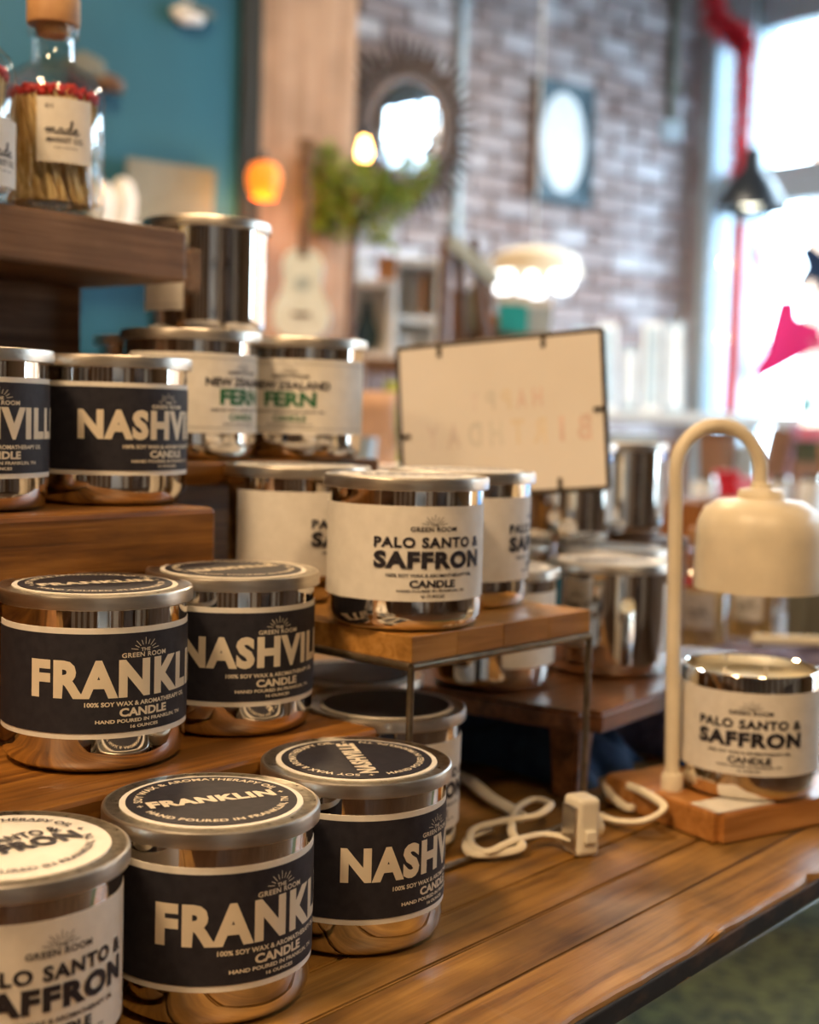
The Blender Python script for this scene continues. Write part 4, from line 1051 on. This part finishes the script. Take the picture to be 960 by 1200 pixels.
# ------------------------------------------------------------------ goods on the far white table at the right
zr = at(870, 598, 3.2).z
ft_ = counter('far_display_table', (at(700, 598, 3.2).x, 2.95, 0), 1.10, .62, zr, 0, 'white', 'white display table crowded with goods behind the cream lamp')
def goods(kind, px, D, w, h, mt, label, cat, rz=0, lift=0, lean=0):
    P = at(px, 598, D); P.z = zr+lift+.0005
    r = empty(kind, P, rz); tag(r, label, cat)
    if lean: r.rotation_euler = (0, lean, rz); r.location.z += abs(math.sin(lean))*w/2
    if kind == 'lidded_jar':
        link('jar_body', lathe('jar_body', [(0, 0), (w*.40, 0), (w*.5, h*.15), (w*.5, h*.75), (w*.42, h*.85), (0, h*.85)], 28), M[mt], r)
        link('jar_cap', lathe('jar_cap', [(0, h*.85), (w*.44, h*.85), (w*.44, h), (0, h)], 28), M['mirror'], r)
    elif kind == 'book':
        link('cover', box('cover', -w/2, w/2, -.015, -.012, 0, h, .0005), M[mt], r); link('pages', box('pages', -w/2+.003, w/2-.003, -.0118, .0118, .003, h-.003, .0005), M['paper'], r); link('cover', box('cover', -w/2, w/2, .012, .015, 0, h, .0005), M[mt], r)
    elif kind == 'basket':
        link('basket_body', lathe('basket_body', [(0, 0), (w*.38, 0), (w*.5, h), (w*.47, h), (w*.36, .01), (0, .01)], 28), M[mt], r)
        link('basket_rim', lathe('basket_rim', [(w*.49, h-.01), (w*.52, h), (w*.49, h+.008), (w*.465, h)], 28, close=True), M['brown'], r)
    else:
        link('box_body', box('box_body', -w/2, w/2, -w*.35, w*.35, 0, h*.8, .003), M[mt], r)
        link('box_lid', box('box_lid', -w/2-.003, w/2+.003, -w*.35-.003, w*.35+.003, h*.8, h, .003), M[mt], r)
    return r
M['lilac'] = plain('lilac_paper', (.55, .38, .62), .7); M['brownbox'] = plain('brown_cardboard', (.28, .16, .10), .8); M['olive'] = plain('dark_olive_box', (.07, .08, .04), .7)
goods('lidded_jar', 825, 3.05, .060, .085, 'whiteglaze', 'white lidded jar standing in for a bright glint, seen through the arch of the cream lamp', 'jar')  # these three white jars stand in for glints off shiny lids
goods('lidded_jar', 912, 3.05, .058, .090, 'whiteglaze', 'white lidded jar standing in for a bright glint just above the lamp shade', 'jar')
goods('lidded_jar', 950, 3.05, .062, .095, 'whiteglaze', 'white lidded jar standing in for a bright glint above the right rim of the lamp shade', 'jar')
goods('lidded_jar', 705, 3.05, .060, .120, 'frame', 'pale blue jar left of the cream lamp pole', 'jar')
goods('lidded_jar', 762, 3.05, .060, .150, 'whiteglaze', 'tall white jar just left of the lamp arch', 'jar')
goods('gift_box', 850, 3.12, .050, .095, 'red', 'red gift box inside the lamp arch', 'box')
goods('gift_box', 872, 3.12, .045, .080, 'rose', 'pink gift box inside the lamp arch beside the red one', 'box')
goods('basket', 838, 3.38, .10, .175, 'brownbox', 'brown basket at the back, framed by the lamp arch', 'basket')
goods('gift_box', 868, 3.38, .05, .150, 'frame', 'pale blue gift box behind the red one in the arch', 'box')
goods('book', 897, 3.38, .055, .19, 'brownbox', 'brown book leaning on the far table right of the arch', 'book', 0, 0, .18)
goods('book', 926, 3.38, .070, .20, 'lilac', 'lilac book leaning beside the brown one on the far table', 'book', 0, 0, .12)
goods('gift_box', 944, 3.32, .07, .115, 'brownbox', 'brown cardboard box under the rose one at the right edge', 'box')
goods('gift_box', 948, 3.32, .075, .05, 'olive', 'dark olive box in the middle of the pile at the right edge', 'box', 0, .116)
goods('gift_box', 950, 3.32, .065, .035, 'rose', 'rose box on top of the pile at the right edge', 'box', 0, .167)
goods('gift_box', 975, 3.18, .06, .16, 'orangewood', 'orange box cut off by the right edge', 'box')
goods('gift_box', 735, 3.38, .12, .17, 'frame', 'blue-grey box left of the lamp pole behind the tall white jar', 'box')
goods('gift_box', 780, 3.38, .09, .155, 'brownbox', 'brown box behind the top of the lamp pole', 'box')
# crate and box nearer, on the same long counter behind the lamp
r = empty('wooden_tray_box', (.46, 2.02, TT), tang); tag(r, 'orange-brown wooden box behind the match bottles, seen left of the lamp shade', 'box')
for n_, b in (('front_board', (-.10, .10, -.06, -.05)), ('back_board', (-.10, .10, .05, .06)), ('end_board', (-.10, -.09, -.05, .05)), ('end_board', (.09, .10, -.05, .05))):
    link(n_, box(n_, *b, 0, .165, .001), M['orangewood'], r)
link('bottom_board', box('bottom_board', -.09, .09, -.05, .05, .0, .01, .001), M['orangewood'], r)
r = empty('grey_tin', (.575, 1.745, TT), tang-.9); tag(r, 'dark grey-green tin behind the lamp candle at the right edge', 'box')
link('tin_body', box('tin_body', -.07, .07, -.05, .05, 0, .072, .004), M['grey'], r); link('tin_lid', box('tin_lid', -.072, .072, -.052, .052, .072, .082, .003), M['grey'], r)
o = link('yellow_candle_stick', tube('yellow_candle_stick', [(-.06, 0, 0), (.06, 0, 0)], .0058, 16), M['wax'], None, at(945, 733, 1.52)); o.location.z = TT+.0372; tag(o, 'pale yellow stick candle lying at the right edge before the grey tin', 'candle')
cloth('slate_cloth', (.425, 1.500, TT), .23, .11, .036, M['denim'], 'folded slate blue cloth at the right edge under the yellow stick', tang-.9, 9)

# ------------------------------------------------------------------ black pendant, garland, window lettering
pp_ = at(880, 247, 5.0)
dome_pendant((.55, 4.15, 2.75), HC, (1, .86, .68), 30, 'unseen black pendant lamp added to brighten the white cubbies before the brick wall', M['pendglow'], M['black'], .34)  # out of view, added to lift the light on the cubbies
dome_pendant(tuple(pp_), HC, (1, .93, .72), 5, 'black dome pendant lamp hanging before the shop window', M['pendglow'], M['black'], .27)
# red tinsel garland
def tinsel(name, pts, rad, n, mat, label):
    path = smooth_path(pts, 10); bm = bmesh.new(); rnd = random.Random(2)
    for k in range(n):
        p = path[rnd.randrange(len(path))]+Vector((rnd.uniform(-.01, .01),)*3)
        d = Vector((rnd.gauss(0, 1), rnd.gauss(0, 1), rnd.gauss(0, 1))).normalized(); s = d.cross(Vector((rnd.gauss(0, 1), rnd.gauss(0, 1), 1))).normalized()*.003
        L = rnd.uniform(.5, 1)*rad
        bm.faces.new([bm.verts.new(q) for q in (p-s, p+s, p+d*L+s*.5, p+d*L-s*.5)])
    r = link(name, tube(name, path, .006, 6), M[mat]); tag(r, label, 'garland')
    o = link('tinsel_strands', bm_mesh(bm, 'tinsel_strands'), M[mat], r); o['kind'] = 'stuff'; return r
D_ = 5.55
tinsel('tinsel_garland', [at(828, -60, D_), at(836, 5, D_), at(846, 32, D_), at(864, 42, D_), at(873, 60, D_), at(869, 100, D_), at(867, 150, D_), at(866, 202, D_)], .075, 2600, 'red', 'red tinsel garland hanging from the ceiling beside the upper window')
rb = tube('red_ribbon', [on_plane(868, 262, bv, -.04), on_plane(861, 380, bv, -.04), on_plane(853, 482, bv, -.06)], .020, 8, flat=1.0)
o = link('red_ribbon', rb, M['film_red']); tag(o, 'long red ribbon hanging down the window post below the pendant', 'ribbon')
for k, (px, py) in enumerate(((848, 308), (845, 395))):
    o = link('fairy_bulb', lathe('fairy_bulb', [(0, -.016), (.011, -.010), (.013, 0), (.008, .014), (0, .018)], 16), M['bulb'], None, on_plane(px, py, bv, -.05)); tag(o, ('upper', 'lower')[k]+' small warm fairy bulb beside the red ribbon', 'light')
def decal(name, pts, mat, label, off=.06):
    bm = bmesh.new(); P = [on_plane(x, y, bv, off) for x, y in pts]
    a = [bm.verts.new(p) for p in P]; b = [bm.verts.new(p+bv*.004) for p in P]
    bm.faces.new(a); bm.faces.new(b)
    for i in range(len(a)): j = (i+1) % len(a); bm.faces.new((a[i], a[j], b[j], b[i]))
    bmesh.ops.triangulate(bm, faces=[f for f in bm.faces if len(f.verts) > 4])
    o = link(name, bm_mesh(bm, name), M[mat]); tag(o, label, 'sign'); return o
decal('pink_window_letter', [(912, 352), (932, 350), (934, 372), (965, 384), (960, 396), (935, 408), (912, 422), (890, 438), (877, 440), (888, 425), (902, 408), (908, 385)], 'film_pink', 'large pink painted brush stroke on the lower shop window')
decal('red_window_stroke', [(880, 283), (890, 282), (893, 300), (900, 325), (908, 348), (903, 350), (894, 328), (886, 303)], 'film_pink', 'thin pink painted line on the window above the big stroke')
decal('cyan_window_shape', [(938, 468), (950, 460), (953, 484), (937, 484)], 'film_cyan', 'small cyan painted shape low on the shop window')
decal('pink_window_letter', [(884, 436), (905, 424), (940, 404), (958, 396), (975, 392), (975, 402), (948, 414), (915, 432), (892, 444)], 'film_pink', 'pink painted underline sweeping to the right on the lower shop window', .055)
decal('pink_window_letter', [(948, 398), (953, 396), (968, 420), (968, 432)], 'film_rose', 'thin rose painted line under the sweep at the right window edge', .050)
decal('blue_window_shape', [(936, 292), (950, 286), (968, 300), (968, 352), (958, 345), (952, 326), (940, 340), (934, 330), (944, 312)], 'navy', 'dark blue painted curl on the shop window at the right edge')
# things outside
bl = empty('street_building', BW(9, -1.0, -.02), bang); tag(bl, 'pale brick building across the street seen through the shop window', 'building')
link('facade', box('facade', 0, .4, -9, 5, 0, 5.2, .0), M['brownbox'], bl)
for k in range(10):
    w = link('window_frame', box('window_frame', -.06, .02, -.45, .45, 0, 1.5, .0), M['white'], bl, (0, -8.3+k*1.35, 3.2)); link('pane', box('pane', -.065, -.055, -.38, .38, .07, 1.43, 0), M['bluedark'], w)
cr2 = empty('parked_car', BW(5.2, .7, -.02), bang+PI/2); tag(cr2, 'blue car parked in the street beyond the shop window', 'car')
bm = bmesh.new()
prof = [(-2.1, .35), (-2.15, .75), (-1.95, .95), (-1.2, 1.0), (-.65, 1.42), (.75, 1.45), (1.45, 1.02), (2.0, .95), (2.15, .7), (2.1, .35)]
for sgn in (0, 1): pass
A_ = [bm.verts.new((x, -.85 if z < 1.1 else -.68, z)) for x, z in prof]; B_ = [bm.verts.new((x, .85 if z < 1.1 else .68, z)) for x, z in prof]
bm.faces.new(A_); bm.faces.new(B_)
for i in range(len(prof)): j = (i+1) % len(prof); bm.faces.new((A_[i], A_[j], B_[j], B_[i]))
M['carblue'] = plain('blue_car_paint', (.04, .10, .20), .3)
link('car_body', bm_mesh(bm, 'car_body'), M['carblue'], cr2)
for x in (-1.35, 1.35):
    for y in (-.80, .80): link('wheel', lathe('wheel', [(0, -.1), (.2, -.11), (.33, -.09), (.34, 0), (.33, .09), (.2, .11), (0, .1)], 24), M['black'], cr2, (x, y, .34), (PI/2, 0, 0))
for s_ in (-1, 1): link('side_window', box('side_window', -.95, 1.05, s_*.755-.03, s_*.755+.03, 1.05, 1.34, 0), M['bluedark'], cr2)

sgl = empty('string_lights', (-.2, -.2, 2.7)); tag(sgl, 'string of warm bulbs hanging over the viewer and mirrored in the glass', 'light')
P_ = [Vector((-1.6+.2*k, .3*math.sin(k*.9)-.1*k*.3, -.18*math.sin(PI*(k % 4)/4))) for k in range(17)]
link('string_wire', tube('string_wire', smooth_path(P_, 4), .003, 6), M['black'], sgl)
sb_me = lathe('string_bulb', [(0, -.05), (.016, -.042), (.022, -.025), (.014, -.008), (.008, 0), (0, 0)], 14)
for p_ in P_: link('string_bulb', sb_me, M['bulb'], sgl, p_)
# ------------------------------------------------------------------ unseen bookcases, added behind the viewer for the silver jars to mirror
def bookcase(name, b, w, rz, label, mat, seed):
    r = empty(name, BW(b, w, 0), rz); tag(r, label, 'shelf'); rnd = random.Random(seed)
    for s in (-1, 1): link('side_panel', box('side_panel', s*.6-.02, s*.6+.02, -.18, .18, 0, 2.1, .003), M[mat], r)
    link('back_panel', box('back_panel', -.58, .58, .16, .18, 0, 2.1, 0), M[mat], r)
    for k in range(6): link('shelf_board', box('shelf_board', -.58, .58, -.18, .16, .05+k*.4, .08+k*.4, .002), M[mat], r)
    return r
bookcase('unseen_shelf', -7.7, 3.5, bang-PI/2+PI, 'tall dark bookcase added behind the viewer for the jars to mirror', 'shelfwood', 1)
bookcase('unseen_shelf', -7.7, 5.0, bang-PI/2+PI, 'second tall bookcase added behind the viewer for the jars to mirror', 'brown', 2)
bookcase('unseen_shelf', -5.5, 7.75, bang+PI, 'tall white bookcase added on the right side behind the viewer as a bright reflection', 'white', 3)
bookcase('unseen_shelf', -3.0, 7.75, bang+PI, 'tall brown bookcase added on the unseen right side of the shop for reflections', 'brown', 4)
